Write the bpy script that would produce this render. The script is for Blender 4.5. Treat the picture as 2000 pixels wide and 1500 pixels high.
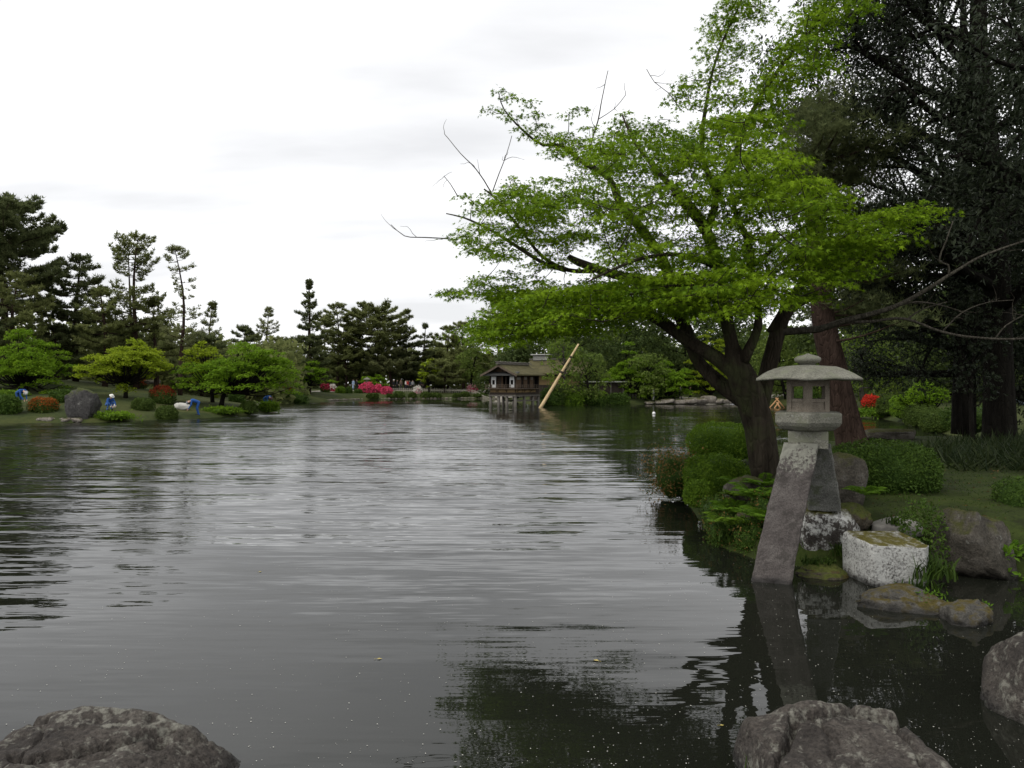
import bpy, bmesh, math, random
import numpy as np
from mathutils import Vector, Matrix

for _o in list(bpy.data.objects):
    bpy.data.objects.remove(_o)
random.seed(11)
rng = np.random.default_rng(11)
C = bpy.context.scene.collection
SC = bpy.context.scene
R = math.radians
PI = math.pi

# ------------------------------------------------------------------ camera, sky, sun, exposure
EYE, FL = 2.3, 1500.0                       # eye height over the water; focal length for a 2000 px wide picture
cd = bpy.data.cameras.new('camera')
cam = bpy.data.objects.new('camera', cd)
C.objects.link(cam)
cam.location = (0, 0, EYE)
cam.rotation_euler = (R(90), 0, 0)
cd.sensor_width = 36.0
cd.lens = 36.0 * FL / 2000.0
cd.clip_start = 0.05
cd.clip_end = 4000
SC.camera = cam

SUN_EL, SUN_AZ = R(54), R(-128)              # azimuth from +Y towards +X (minus: to the left of the view)
world = bpy.data.worlds.new('World')
SC.world = world
world.use_nodes = True
wt = world.node_tree
for n in list(wt.nodes):
    wt.nodes.remove(n)


def wn(kind, **kw):
    n = wt.nodes.new(kind)
    for k, v in kw.items():
        setattr(n, k, v)
    return n


w_out = wn('ShaderNodeOutputWorld')
w_bg = wn('ShaderNodeBackground')
w_bg.inputs['Strength'].default_value = 0.10
w_sky = wn('ShaderNodeTexSky', sky_type='NISHITA', sun_disc=False, sun_elevation=SUN_EL, sun_rotation=SUN_AZ)
w_tc = wn('ShaderNodeTexCoord')
w_sep = wn('ShaderNodeSeparateXYZ')
w_add = wn('ShaderNodeMath', operation='ADD')
w_add.inputs[1].default_value = 0.22
w_dx = wn('ShaderNodeMath', operation='DIVIDE')
w_dy = wn('ShaderNodeMath', operation='DIVIDE')
w_comb = wn('ShaderNodeCombineXYZ')
w_map = wn('ShaderNodeMapping')
w_map.inputs['Scale'].default_value = (0.75, 1.9, 1.0)
w_map.inputs['Rotation'].default_value = (0, 0, R(-14))
w_no = wn('ShaderNodeTexNoise')
w_no.inputs['Scale'].default_value = 1.1
w_no.inputs['Detail'].default_value = 7.0
w_no.inputs['Roughness'].default_value = 0.46
w_ramp = wn('ShaderNodeValToRGB')
w_ramp.color_ramp.elements[0].position = 0.36
w_ramp.color_ramp.elements[0].color = (0.73, 0.735, 0.75, 1)
w_ramp.color_ramp.elements[1].position = 0.70
w_ramp.color_ramp.elements[1].color = (1.19, 1.19, 1.195, 1)
w_cs = wn('ShaderNodeVectorMath', operation='SCALE')
w_cs.inputs['Scale'].default_value = 10.3        # cloud brightness, before the 0.10 strength
w_mix = wn('ShaderNodeMixRGB')
w_mix.inputs['Fac'].default_value = 0.95         # thick overcast: hardly any blue comes through
L = wt.links.new
L(w_tc.outputs['Generated'], w_sep.inputs[0])
L(w_sep.outputs['Z'], w_add.inputs[0])
L(w_sep.outputs['X'], w_dx.inputs[0]); L(w_add.outputs[0], w_dx.inputs[1])
L(w_sep.outputs['Y'], w_dy.inputs[0]); L(w_add.outputs[0], w_dy.inputs[1])
L(w_dx.outputs[0], w_comb.inputs[0]); L(w_dy.outputs[0], w_comb.inputs[1])
L(w_comb.outputs[0], w_map.inputs[0]); L(w_map.outputs[0], w_no.inputs['Vector'])
L(w_no.outputs[0], w_ramp.inputs[0]); L(w_ramp.outputs[0], w_cs.inputs[0])
L(w_sky.outputs[0], w_mix.inputs[1]); L(w_cs.outputs[0], w_mix.inputs[2])
L(w_mix.outputs[0], w_bg.inputs['Color']); L(w_bg.outputs[0], w_out.inputs['Surface'])

sd_ = bpy.data.lights.new('sun', 'SUN')
sd_.energy = 1.5
sd_.angle = R(35)
sd_.color = (1.0, 0.96, 0.9)
sun = bpy.data.objects.new('sun', sd_)
C.objects.link(sun)
_sdir = Vector((math.sin(SUN_AZ) * math.cos(SUN_EL), math.cos(SUN_AZ) * math.cos(SUN_EL), math.sin(SUN_EL)))
sun.rotation_euler = _sdir.to_track_quat('Z', 'Y').to_euler()
sun.location = (-30, 20, 60)

vs = SC.view_settings
SC.display_settings.display_device = 'sRGB'
vs.view_transform = 'Standard'
vs.look = 'None'
vs.exposure = 0.25
vs.gamma = 1.0
vs.use_curve_mapping = False
SC.render.engine = 'CYCLES'
SC.cycles.max_bounces = 6
SC.cycles.diffuse_bounces = 3
SC.cycles.glossy_bounces = 3
SC.cycles.transmission_bounces = 4
SC.cycles.use_denoising = True
SC.cycles.sample_clamp_indirect = 6.0


# ------------------------------------------------------------------ helpers
def P(px, py, D):
    """World point that the photograph shows at (px, py), D metres into the scene."""
    return np.array([(px - 1000.0) / FL * D, D, EYE - (py - 750.0) / FL * D])


def waterD(py):
    return EYE * FL / (py - 750.0)


def tag(o, label=None, cat=None, group=None, kind=None):
    if label: o['label'] = label
    if cat: o['category'] = cat
    if group: o['group'] = group
    if kind: o['kind'] = kind
    return o


def thing(name, label, cat, loc=(0, 0, 0), rz=0.0, group=None):
    o = bpy.data.objects.new(name, None)
    C.objects.link(o)
    o.location = loc
    o.rotation_euler = (0, 0, rz)
    o.empty_display_size = 0.2
    return tag(o, label, cat, group)


class MB:
    """Collects vertices and faces and links them as ONE mesh object."""

    def __init__(self):
        self.v, self.t, self.m, self.n = [], [], [], 0
        self.f = {3: [], 4: []}
        self.fm = {3: [], 4: []}
        self.fs = {3: [], 4: []}

    def add(self, V, F, tint=0.5, mat=0, smooth=False):
        V = np.asarray(V, dtype=np.float64).reshape(-1, 3)
        F = np.asarray(F, dtype=np.int64)
        if F.ndim == 1:
            F = F.reshape(1, -1)
        k = F.shape[1]
        self.v.append(V)
        t = np.asarray(tint, dtype=np.float64)
        self.t.append(np.broadcast_to(t, (len(V),)).copy() if t.ndim == 0 else t)
        self.f[k].append(F + self.n)
        self.fm[k].append(np.full(len(F), mat))
        self.fs[k].append(np.full(len(F), smooth))
        self.n += len(V)
        return self

    def addmix(self, V, Fs, tint=0.5, mat=0, smooth=False):
        base = self.n
        self.add(V, Fs[0], tint, mat, smooth)
        for F in Fs[1:]:
            F = np.asarray(F, dtype=np.int64)
            if F.ndim == 1: F = F.reshape(1, -1)
            k = F.shape[1]
            self.f[k].append(F + base)
            self.fm[k].append(np.full(len(F), mat))
            self.fs[k].append(np.full(len(F), smooth))
        return self

    def box(self, lo, hi, M=None, tint=0.5, mat=0, bev=0.0):
        lo = np.array(lo, float); hi = np.array(hi, float)
        c = np.array([[x, y, z] for z in (0, 1) for y in (0, 1) for x in (0, 1)], float)
        V = lo + c * (hi - lo)
        if M is not None:
            V = V @ np.array(M.to_3x3()).T + np.array(M.translation)
        F = [[0, 2, 3, 1], [4, 5, 7, 6], [0, 1, 5, 4], [2, 6, 7, 3], [0, 4, 6, 2], [1, 3, 7, 5]]
        return self.add(V, F, tint, mat)

    def tube(self, pts, rad, sides=6, tint=0.5, mat=0, cap=True, smooth=True):
        pts = np.asarray(pts, float)
        n = len(pts)
        rad = np.broadcast_to(np.asarray(rad, float), (n,))
        t = np.gradient(pts, axis=0)
        t /= np.linalg.norm(t, axis=1, keepdims=True) + 1e-12
        tot = pts[-1] - pts[0]
        ref = np.eye(3)[int(np.argmin(np.abs(tot)))]
        u = np.cross(t, ref)
        u /= np.linalg.norm(u, axis=1, keepdims=True) + 1e-12
        w = np.cross(t, u)
        a = np.arange(sides) * 2 * PI / sides
        V = pts[:, None, :] + rad[:, None, None] * (np.cos(a)[None, :, None] * u[:, None, :] + np.sin(a)[None, :, None] * w[:, None, :])
        V = V.reshape(-1, 3)
        i = np.arange(n - 1)[:, None] * sides
        j = np.arange(sides)[None, :]
        j2 = (j + 1) % sides
        F = np.stack([i + j, i + j2, i + sides + j2, i + sides + j], -1).reshape(-1, 4)
        if cap:
            V = np.vstack([V, pts[:1], pts[-1:]])
            jj = np.arange(sides); jn = (jj + 1) % sides
            c0 = np.stack([jn, jj, np.full(sides, n * sides)], -1)
            e = (n - 1) * sides
            c1 = np.stack([e + jj, e + jn, np.full(sides, n * sides + 1)], -1)
            return self.addmix(V, [F, np.vstack([c0, c1])], tint, mat, smooth)
        return self.add(V, F, tint, mat, smooth)

    def loft(self, rings, tint=0.5, mat=0, smooth=False, cap=True):
        """rings: list of (k,3) arrays, bottom to top."""
        k = len(rings[0]); n = len(rings)
        V = np.vstack(rings)
        i = np.arange(n - 1)[:, None] * k
        j = np.arange(k)[None, :]
        j2 = (j + 1) % k
        F = np.stack([i + j, i + j2, i + k + j2, i + k + j], -1).reshape(-1, 4)
        Fs = [F]
        if cap:
            V = np.vstack([V, rings[0].mean(0), rings[-1].mean(0)])
            jj = np.arange(k); jn = (jj + 1) % k
            Fs.append(np.vstack([np.stack([jn, jj, np.full(k, n * k)], -1),
                                 np.stack([(n - 1) * k + jj, (n - 1) * k + jn, np.full(k, n * k + 1)], -1)]))
        return self.addmix(V, Fs, tint, mat, smooth)

    def leaves(self, pos, d, nrm, size, T, F, tint=None, mat=0):
        """One copy of the small template (T, F) per position; d: leaf axis, nrm: leaf normal."""
        pos = np.asarray(pos, float); N = len(pos)
        if N == 0:
            return self
        d = d / (np.linalg.norm(d, axis=1, keepdims=True) + 1e-9)
        b = np.cross(nrm, d); b /= np.linalg.norm(b, axis=1, keepdims=True) + 1e-9
        nn = np.cross(d, b)
        size = np.broadcast_to(np.asarray(size, float), (N,))
        T = np.asarray(T, float); F = np.asarray(F)
        V = pos[:, None, :] + size[:, None, None] * (T[None, :, 0, None] * d[:, None, :] + T[None, :, 1, None] * b[:, None, :] + T[None, :, 2, None] * nn[:, None, :])
        k = len(T)
        FF = (np.arange(N)[:, None, None] * k + F[None]).reshape(-1, F.shape[1])
        if tint is None:
            tint = rng.random(N)
        return self.add(V.reshape(-1, 3), FF, np.repeat(tint, k), mat)

    def mesh(self, name):
        me = bpy.data.meshes.new(name)
        V = np.vstack(self.v) if self.v else np.zeros((0, 3))
        T = np.concatenate(self.t) if self.t else np.zeros(0)
        loops, starts, mi, sm = [], [], [], []
        s = 0
        for k in (3, 4):
            if self.f[k]:
                F = np.vstack(self.f[k])
                loops.append(F.ravel())
                starts.append(s + np.arange(len(F)) * k)
                s += F.size
                mi.append(np.concatenate(self.fm[k])); sm.append(np.concatenate(self.fs[k]))
        loops = np.concatenate(loops); starts = np.concatenate(starts)
        me.vertices.add(len(V)); me.vertices.foreach_set('co', V.astype(np.float32).ravel())
        me.loops.add(len(loops)); me.loops.foreach_set('vertex_index', loops.astype(np.int32))
        me.polygons.add(len(starts)); me.polygons.foreach_set('loop_start', starts.astype(np.int32))
        me.polygons.foreach_set('material_index', np.concatenate(mi).astype(np.int32))
        me.polygons.foreach_set('use_smooth', np.concatenate(sm))
        at = me.attributes.new('tint', 'FLOAT', 'POINT')
        at.data.foreach_set('value', T.astype(np.float32))
        me.update(calc_edges=True)
        return me

    def build(self, name, mats, parent=None, loc=None):
        me = self.mesh(name)
        for m in (mats if isinstance(mats, (list, tuple)) else [mats]):
            me.materials.append(m)
        return link(name, me, parent, loc)


def link(name, me, parent=None, loc=None):
    o = bpy.data.objects.new(name, me)
    C.objects.link(o)
    if parent is not None:
        o.parent = parent
    if loc is not None:
        o.location = loc
    return o


def copy_tree(o, parent=None):
    c = o.copy()
    C.objects.link(c)
    if parent is not None:
        c.parent = parent
    for ch in list(o.children):
        copy_tree(ch, c)
    return c


# --- vectorised value noise
def _hash(ix, iy, iz):
    h = (ix.astype(np.uint64) * np.uint64(73856093)) ^ (iy.astype(np.uint64) * np.uint64(19349663)) ^ (iz.astype(np.uint64) * np.uint64(83492791))
    h = (h ^ (h >> np.uint64(13))) * np.uint64(1274126177)
    h = h ^ (h >> np.uint64(16))
    return (h & np.uint64(0xffffff)).astype(float) / float(0xffffff)


def vnoise(p, seed=0):
    p = np.asarray(p, float) + 1000.0 + seed * 17.31
    i = np.floor(p).astype(np.int64)
    f = p - i
    u = f * f * (3 - 2 * f)
    r = 0
    for dx in (0, 1):
        for dy in (0, 1):
            for dz in (0, 1):
                w = (u[:, 0] if dx else 1 - u[:, 0]) * (u[:, 1] if dy else 1 - u[:, 1]) * (u[:, 2] if dz else 1 - u[:, 2])
                r = r + w * _hash(i[:, 0] + dx, i[:, 1] + dy, i[:, 2] + dz)
    return r * 2 - 1


def fbm(p, octv=4, seed=0, gain=0.5):
    p = np.asarray(p, float)
    a, s, r = 1.0, 1.0, 0
    for k in range(octv):
        r = r + a * vnoise(p * s, seed + k * 3)
        a *= gain; s *= 2.03
    return r


def unit(v):
    v = np.asarray(v, float)
    return v / (np.linalg.norm(v, axis=-1, keepdims=True) + 1e-12)


def rand_dirs(n):
    return unit(rng.normal(size=(n, 3)))


def smooth_path(pts, step=0.25):
    """Catmull-Rom through the points (columns beyond 3, e.g. radius, ride along)."""
    pts = np.asarray(pts, float)
    p = np.vstack([2 * pts[0] - pts[1], pts, 2 * pts[-1] - pts[-2]])
    out = []
    for i in range(1, len(p) - 2):
        n = max(2, int(np.linalg.norm(p[i + 1, :3] - p[i, :3]) / step))
        t = (np.arange(n) / n)[:, None]
        out.append(0.5 * (2 * p[i] + (p[i + 1] - p[i - 1]) * t + (2 * p[i - 1] - 5 * p[i] + 4 * p[i + 1] - p[i + 2]) * t ** 2
                          + (3 * p[i] - p[i - 1] - 3 * p[i + 1] + p[i + 2]) * t ** 3))
    out.append(pts[-1:])
    return np.vstack(out)


def in_poly(pt, poly):
    x, y = pt[:, 0], pt[:, 1]
    poly = np.asarray(poly, float)
    c = np.zeros(len(pt), bool)
    j = len(poly) - 1
    for i in range(len(poly)):
        xi, yi = poly[i]; xj, yj = poly[j]
        cond = ((yi > y) != (yj > y)) & (x < (xj - xi) * (y - yi) / (yj - yi + 1e-12) + xi)
        c ^= cond
        j = i
    return c


def sdist(pt, poly):
    """Distance to the outline, positive inside."""
    poly = np.asarray(poly, float)
    d = np.full(len(pt), 1e9)
    for i in range(len(poly)):
        a = poly[i]; b = poly[(i + 1) % len(poly)]
        ab = b - a
        t = np.clip(((pt - a) @ ab) / (ab @ ab + 1e-12), 0, 1)
        d = np.minimum(d, np.linalg.norm(pt - (a + t[:, None] * ab), axis=1))
    return np.where(in_poly(pt, poly), d, -d)


# ------------------------------------------------------------------ materials
def new_mat(name):
    m = bpy.data.materials.new(name)
    m.use_nodes = True
    nt = m.node_tree
    for n in list(nt.nodes):
        nt.nodes.remove(n)
    out = nt.nodes.new('ShaderNodeOutputMaterial')
    return m, nt, out


def nd(nt, kind, **kw):
    n = nt.nodes.new(kind)
    for k, v in kw.items():
        if k.startswith('_'):
            n.inputs[k[1:].replace('_', ' ')].default_value = v
        else:
            setattr(n, k, v)
    return n


def ramp(nt, fac, stops):
    r = nt.nodes.new('ShaderNodeValToRGB')
    el = r.color_ramp.elements
    while len(el) < len(stops):
        el.new(0.5)
    for e, (p, c) in zip(el, stops):
        e.position = p
        e.color = (*c, 1) if len(c) == 3 else c
    nt.links.new(fac, r.inputs[0])
    return r.outputs[0]


def noise_tex(nt, vec, scale, detail=4, rough=0.55, stretch=None, rot=None):
    if stretch or rot:
        mp = nt.nodes.new('ShaderNodeMapping')
        if stretch: mp.inputs['Scale'].default_value = stretch
        if rot: mp.inputs['Rotation'].default_value = rot
        nt.links.new(vec, mp.inputs[0]); vec = mp.outputs[0]
    n = nt.nodes.new('ShaderNodeTexNoise')
    n.inputs['Scale'].default_value = scale
    n.inputs['Detail'].default_value = detail
    n.inputs['Roughness'].default_value = rough
    nt.links.new(vec, n.inputs['Vector'])
    return n.outputs[0]


def mixc(nt, fac, a, b):
    m = nt.nodes.new('ShaderNodeMixRGB')
    for s, v in ((0, fac), (1, a), (2, b)):
        if hasattr(v, 'is_output') or isinstance(v, bpy.types.NodeSocket):
            nt.links.new(v, m.inputs[s])
        elif s == 0:
            m.inputs[0].default_value = v
        else:
            m.inputs[s].default_value = (*v, 1)
    return m.outputs[0]


def mathn(nt, op, a, b=None, clamp=False):
    m = nt.nodes.new('ShaderNodeMath')
    m.operation = op; m.use_clamp = clamp
    for s, v in ((0, a), (1, b)):
        if v is None: continue
        if isinstance(v, bpy.types.NodeSocket): nt.links.new(v, m.inputs[s])
        else: m.inputs[s].default_value = v
    return m.outputs[0]


def bump(nt, h, strength=0.5, dist=0.02, prev=None):
    b = nt.nodes.new('ShaderNodeBump')
    b.inputs['Strength'].default_value = strength
    b.inputs['Distance'].default_value = dist
    nt.links.new(h, b.inputs['Height'])
    if prev is not None: nt.links.new(prev, b.inputs['Normal'])
    return b.outputs[0]


def principled(nt, out, color, rough=0.8, normal=None, spec=0.3, **kw):
    p = nt.nodes.new('ShaderNodeBsdfPrincipled')
    for k, v in (('Base Color', color), ('Roughness', rough)):
        if isinstance(v, bpy.types.NodeSocket): nt.links.new(v, p.inputs[k])
        else: p.inputs[k].default_value = (*v, 1) if k == 'Base Color' else v
    p.inputs['Specular IOR Level'].default_value = spec
    for k, v in kw.items():
        p.inputs[k.replace('_', ' ')].default_value = v
    if normal is not None: nt.links.new(normal, p.inputs['Normal'])
    if out is not None: nt.links.new(p.outputs[0], out.inputs[0])
    return p


def leaf_mat(name, c0, c1, trans=0.35, rough=0.5, spec=0.25, clump=1.6, tcol=None):
    """c0, c1: the two ends of the leaf colour's own spread, leaf to leaf and twig to twig."""
    m, nt, out = new_mat(name)
    at = nd(nt, 'ShaderNodeAttribute', attribute_name='tint')
    geo = nd(nt, 'ShaderNodeTexCoord')
    nz = noise_tex(nt, geo.outputs['Object'], clump, 2)
    f = mathn(nt, 'ADD', mathn(nt, 'MULTIPLY', at.outputs['Fac'], 0.62), mathn(nt, 'MULTIPLY', nz, 0.45), clamp=True)
    col = ramp(nt, f, [(0.12, c0), (0.85, c1)])
    p = principled(nt, None, col, min(.75, rough + .12), spec=spec * .35)
    tr = nd(nt, 'ShaderNodeBsdfTranslucent')
    if tcol:
        col2 = mixc(nt, 0.5, col, tcol)
        nt.links.new(col2, tr.inputs[0])
    else:
        nt.links.new(col, tr.inputs[0])
    mx = nd(nt, 'ShaderNodeMixShader')
    mx.inputs[0].default_value = trans
    nt.links.new(p.outputs[0], mx.inputs[1]); nt.links.new(tr.outputs[0], mx.inputs[2])
    nt.links.new(mx.outputs[0], out.inputs[0])
    return m


def bark_mat(name, c0, c1, scale=9.0, moss=None, red=None, depth=0.03):
    m, nt, out = new_mat(name)
    tc = nd(nt, 'ShaderNodeTexCoord')
    n1 = noise_tex(nt, tc.outputs['Object'], scale, 6, 0.65, stretch=(1, 1, 0.22))
    vo = nd(nt, 'ShaderNodeTexVoronoi', feature='DISTANCE_TO_EDGE')
    mp = nd(nt, 'ShaderNodeMapping'); mp.inputs['Scale'].default_value = (1, 1, 0.25)
    nt.links.new(tc.outputs['Object'], mp.inputs[0]); nt.links.new(mp.outputs[0], vo.inputs['Vector'])
    vo.inputs['Scale'].default_value = scale * 1.6
    col = ramp(nt, n1, [(0.3, c0), (0.7, c1)])
    if moss:
        n2 = noise_tex(nt, tc.outputs['Object'], 2.2, 5, 0.6)
        col = mixc(nt, ramp(nt, n2, [(0.48, (0, 0, 0)), (0.66, (0.75, 0.75, 0.75))]), col, moss)
    h = mathn(nt, 'ADD', n1, mathn(nt, 'MULTIPLY', ramp(nt, vo.outputs[0], [(0.0, (0, 0, 0)), (0.12, (1, 1, 1))]), 0.7))
    principled(nt, out, col, 0.95, bump(nt, h, 0.8, depth), 0.05)
    return m


def stone_mat(name, base, dark, light, grain=60, patch=3.0, lichen=None, lichen_amt=0.55, moss=None, moss_top=0.0,
              bump_d=0.012, wet=None, blotch=None, lichen_z=None, lscale=5.0, lfine=0.28, lsoft=0.0):
    """Granular stone; lichen in blotches; moss where the surface faces up."""
    m, nt, out = new_mat(name)
    tc = nd(nt, 'ShaderNodeTexCoord')
    ob = tc.outputs['Object']
    g = noise_tex(nt, ob, grain, 3, 0.7)
    pch = noise_tex(nt, ob, patch, 6, 0.62)
    fine = noise_tex(nt, ob, grain * 0.28, 5, 0.7)
    col = ramp(nt, pch, [(0.3, dark), (0.5, base), (0.72, light)])
    gr = ramp(nt, g, [(0.33, (0.45, 0.45, 0.45)), (0.5, (1, 1, 1)), (0.68, (1.5, 1.5, 1.5))])
    mu = nd(nt, 'ShaderNodeMixRGB', blend_type='MULTIPLY'); mu.inputs[0].default_value = 0.8
    nt.links.new(col, mu.inputs[1]); nt.links.new(gr, mu.inputs[2])
    col = mu.outputs[0]
    if blotch:
        b = noise_tex(nt, ob, patch * 1.7, 5, 0.7)
        col = mixc(nt, ramp(nt, b, [(0.52, (0, 0, 0)), (0.6, (0.8, 0.8, 0.8))]), col, blotch)
    if lichen:
        l1 = noise_tex(nt, ob, lscale, 8, 0.72)
        l2 = noise_tex(nt, ob, lscale * 7, 3, 0.6)
        lf = mathn(nt, 'ADD', mathn(nt, 'MULTIPLY', l1, 1 - lfine), mathn(nt, 'MULTIPLY', l2, lfine))
        if lichen_z:
            sp = nd(nt, 'ShaderNodeSeparateXYZ'); nt.links.new(ob, sp.inputs[0])
            z0, z1, amp = lichen_z
            mr = nd(nt, 'ShaderNodeMapRange'); mr.inputs[1].default_value = z0; mr.inputs[2].default_value = z1
            mr.inputs[3].default_value = -amp; mr.inputs[4].default_value = amp
            nt.links.new(sp.outputs['Z'], mr.inputs[0])
            lf = mathn(nt, 'ADD', lf, mr.outputs[0])
        th = lichen_amt
        col = mixc(nt, ramp(nt, lf, [(th - 0.03 - lsoft, (0, 0, 0)), (th + 0.05 + lsoft, (1, 1, 1))]), col, lichen)
    if moss and moss_top > 0:
        ge = nd(nt, 'ShaderNodeNewGeometry')
        sp = nd(nt, 'ShaderNodeSeparateXYZ'); nt.links.new(ge.outputs['Normal'], sp.inputs[0])
        mn = noise_tex(nt, ob, 6, 5, 0.65)
        f = mathn(nt, 'ADD', mathn(nt, 'MULTIPLY', sp.outputs['Z'], 0.6), mathn(nt, 'MULTIPLY', mn, 0.8))
        mcol = ramp(nt, noise_tex(nt, ob, 34, 3), [(0.3, tuple(c * 0.6 for c in moss)), (0.7, tuple(c * 1.4 for c in moss))])
        e = 1.02 - 0.42 * moss_top
        col = mixc(nt, ramp(nt, f, [(min(e, .97), (0, 0, 0)), (min(e + 0.26, 1.0), (1, 1, 1))]), col, mcol)
    rough_ = 0.88
    if wet is not None:                    # damp dark band just over the waterline
        ge2 = nd(nt, 'ShaderNodeNewGeometry'); sp2 = nd(nt, 'ShaderNodeSeparateXYZ'); nt.links.new(ge2.outputs['Position'], sp2.inputs[0])
        zz = mathn(nt, 'ADD', sp2.outputs['Z'], mathn(nt, 'MULTIPLY', mathn(nt, 'SUBTRACT', pch, 0.5), 0.12))
        mrw = nd(nt, 'ShaderNodeMapRange'); nt.links.new(zz, mrw.inputs[0])
        for i_, v_ in enumerate((wet * .5, wet * 1.6, 0.35, 1.0)): mrw.inputs[i_ + 1].default_value = v_
        muw = nd(nt, 'ShaderNodeMixRGB', blend_type='MULTIPLY'); muw.inputs[0].default_value = 1.0
        nt.links.new(col, muw.inputs[1]); nt.links.new(mrw.outputs[0], muw.inputs[2]); col = muw.outputs[0]
        mrr = nd(nt, 'ShaderNodeMapRange'); nt.links.new(zz, mrr.inputs[0])
        for i_, v_ in enumerate((wet * .5, wet * 1.6, 0.35, 0.88)): mrr.inputs[i_ + 1].default_value = v_
        rough_ = mrr.outputs[0]
    h = mathn(nt, 'ADD', mathn(nt, 'MULTIPLY', pch, 1.2), mathn(nt, 'ADD', mathn(nt, 'MULTIPLY', fine, 0.8), mathn(nt, 'MULTIPLY', g, 0.35)))
    principled(nt, out, col, rough_, bump(nt, h, 0.9, bump_d), 0.2)
    return m


def wood_mat(name, c0, c1, scale=6.0, stretch=(6, 6, 0.6), rough=0.75, bd=0.004):
    m, nt, out = new_mat(name)
    tc = nd(nt, 'ShaderNodeTexCoord')
    n = noise_tex(nt, tc.outputs['Object'], scale, 6, 0.6, stretch=stretch)
    col = ramp(nt, n, [(0.3, c0), (0.7, c1)])
    principled(nt, out, col, rough, bump(nt, n, 0.5, bd), 0.25)
    return m


def plain_mat(name, c, rough=0.75, var=0.18, scale=8.0, spec=0.25):
    m, nt, out = new_mat(name)
    tc = nd(nt, 'ShaderNodeTexCoord')
    n = noise_tex(nt, tc.outputs['Object'], scale, 4, 0.6)
    col = ramp(nt, n, [(0.3, tuple(x * (1 - var) for x in c)), (0.7, tuple(min(1, x * (1 + var)) for x in c))])
    principled(nt, out, col, rough, bump(nt, n, 0.3, 0.01), spec)
    return m


def turf_mat(name, cols, scale=1.2, bd=0.05):
    m, nt, out = new_mat(name)
    tc = nd(nt, 'ShaderNodeTexCoord')
    n1 = noise_tex(nt, tc.outputs['Object'], scale, 7, 0.65)
    n2 = noise_tex(nt, tc.outputs['Object'], scale * 14, 4, 0.7)
    f = mathn(nt, 'ADD', mathn(nt, 'MULTIPLY', n1, 0.65), mathn(nt, 'MULTIPLY', n2, 0.35))
    col = ramp(nt, f, [(0.3 + 0.42 * i / (len(cols) - 1), c) for i, c in enumerate(cols)])
    principled(nt, out, col, 0.95, bump(nt, f, 0.8, bd), 0.15)
    return m


M = {}
M['maple'] = leaf_mat('maple_leaf', (0.055, 0.125, 0.006), (0.25, 0.385, 0.016), 0.45, 0.5, 0.25, 0.9)
M['maple_yellow'] = leaf_mat('yellow_maple_leaf', (0.15, 0.225, 0.014), (0.34, 0.42, 0.028), 0.45, 0.5, 0.2, 0.5)
M['maple_green'] = leaf_mat('green_maple_leaf', (0.085, 0.18, 0.012), (0.2, 0.32, 0.02), 0.45, 0.5, 0.2, 0.5)
M['pine'] = leaf_mat('pine_needles', (0.105, 0.13, 0.044), (0.22, 0.24, 0.086), 0.5, 0.6, 0.2, 0.35)
M['pine_dark'] = leaf_mat('dark_pine_needles', (0.072, 0.094, 0.04), (0.155, 0.178, 0.072), 0.45, 0.6, 0.2, 0.35)
M['pine_pale'] = leaf_mat('pale_pine_needles', (0.135, 0.158, 0.066), (0.25, 0.265, 0.12), 0.5, 0.6, 0.2, 0.35)
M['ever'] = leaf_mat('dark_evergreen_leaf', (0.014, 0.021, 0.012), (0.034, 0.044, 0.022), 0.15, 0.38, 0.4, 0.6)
M['broad'] = leaf_mat('broadleaf', (0.065, 0.11, 0.02), (0.165, 0.22, 0.045), 0.45, 0.5, 0.3, 0.3)
M['broad_dark'] = leaf_mat('dark_broadleaf', (0.042, 0.07, 0.02), (0.1, 0.135, 0.04), 0.4, 0.5, 0.3, 0.3)
M['broad_light'] = leaf_mat('light_broadleaf', (0.08, 0.14, 0.02), (0.18, 0.25, 0.04), 0.4, 0.5, 0.25, 0.3)
M['clip'] = leaf_mat('clipped_shrub_leaf', (0.045, 0.1, 0.01), (0.15, 0.245, 0.02), 0.3, 0.45, 0.3, 2.5)
M['clip_dark'] = leaf_mat('dark_clipped_shrub_leaf', (0.028, 0.06, 0.011), (0.08, 0.135, 0.02), 0.25, 0.45, 0.3, 2.0)
M['far_clip'] = leaf_mat('far_clipped_shrub_leaf', (0.035, 0.062, 0.012), (0.085, 0.125, 0.024), 0.25, 0.5, 0.25, 0.8)
M['bronze'] = leaf_mat('bronze_shrub_leaf', (0.06, 0.07, 0.018), (0.34, 0.19, 0.065), 0.3, 0.5, 0.25, 2.5)
M['red'] = leaf_mat('red_azalea_leaf', (0.10, 0.030, 0.012), (0.34, 0.050, 0.020), 0.25, 0.5, 0.2, 1.2)
M['scarlet'] = leaf_mat('scarlet_azalea_flower', (0.36, 0.022, 0.014), (0.62, 0.055, 0.030), 0.3, 0.5, 0.2, 1.2)
M['orange'] = leaf_mat('orange_azalea_leaf', (0.13, 0.070, 0.014), (0.40, 0.105, 0.022), 0.25, 0.5, 0.2, 1.2)
M['pink'] = leaf_mat('pink_azalea_flower', (0.45, 0.035, 0.10), (0.78, 0.12, 0.22), 0.25, 0.5, 0.2, 0.8)
M['crimson'] = leaf_mat('crimson_azalea_flower', (0.25, 0.020, 0.045), (0.50, 0.060, 0.10), 0.25, 0.5, 0.2, 0.8)
M['white_fl'] = leaf_mat('white_azalea_flower', (0.42, 0.40, 0.34), (0.78, 0.74, 0.68), 0.25, 0.5, 0.2, 0.8)
M['palepink'] = leaf_mat('pale_pink_azalea_flower', (0.62, 0.20, 0.26), (0.85, 0.62, 0.62), 0.25, 0.5, 0.2, 0.8)
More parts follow.
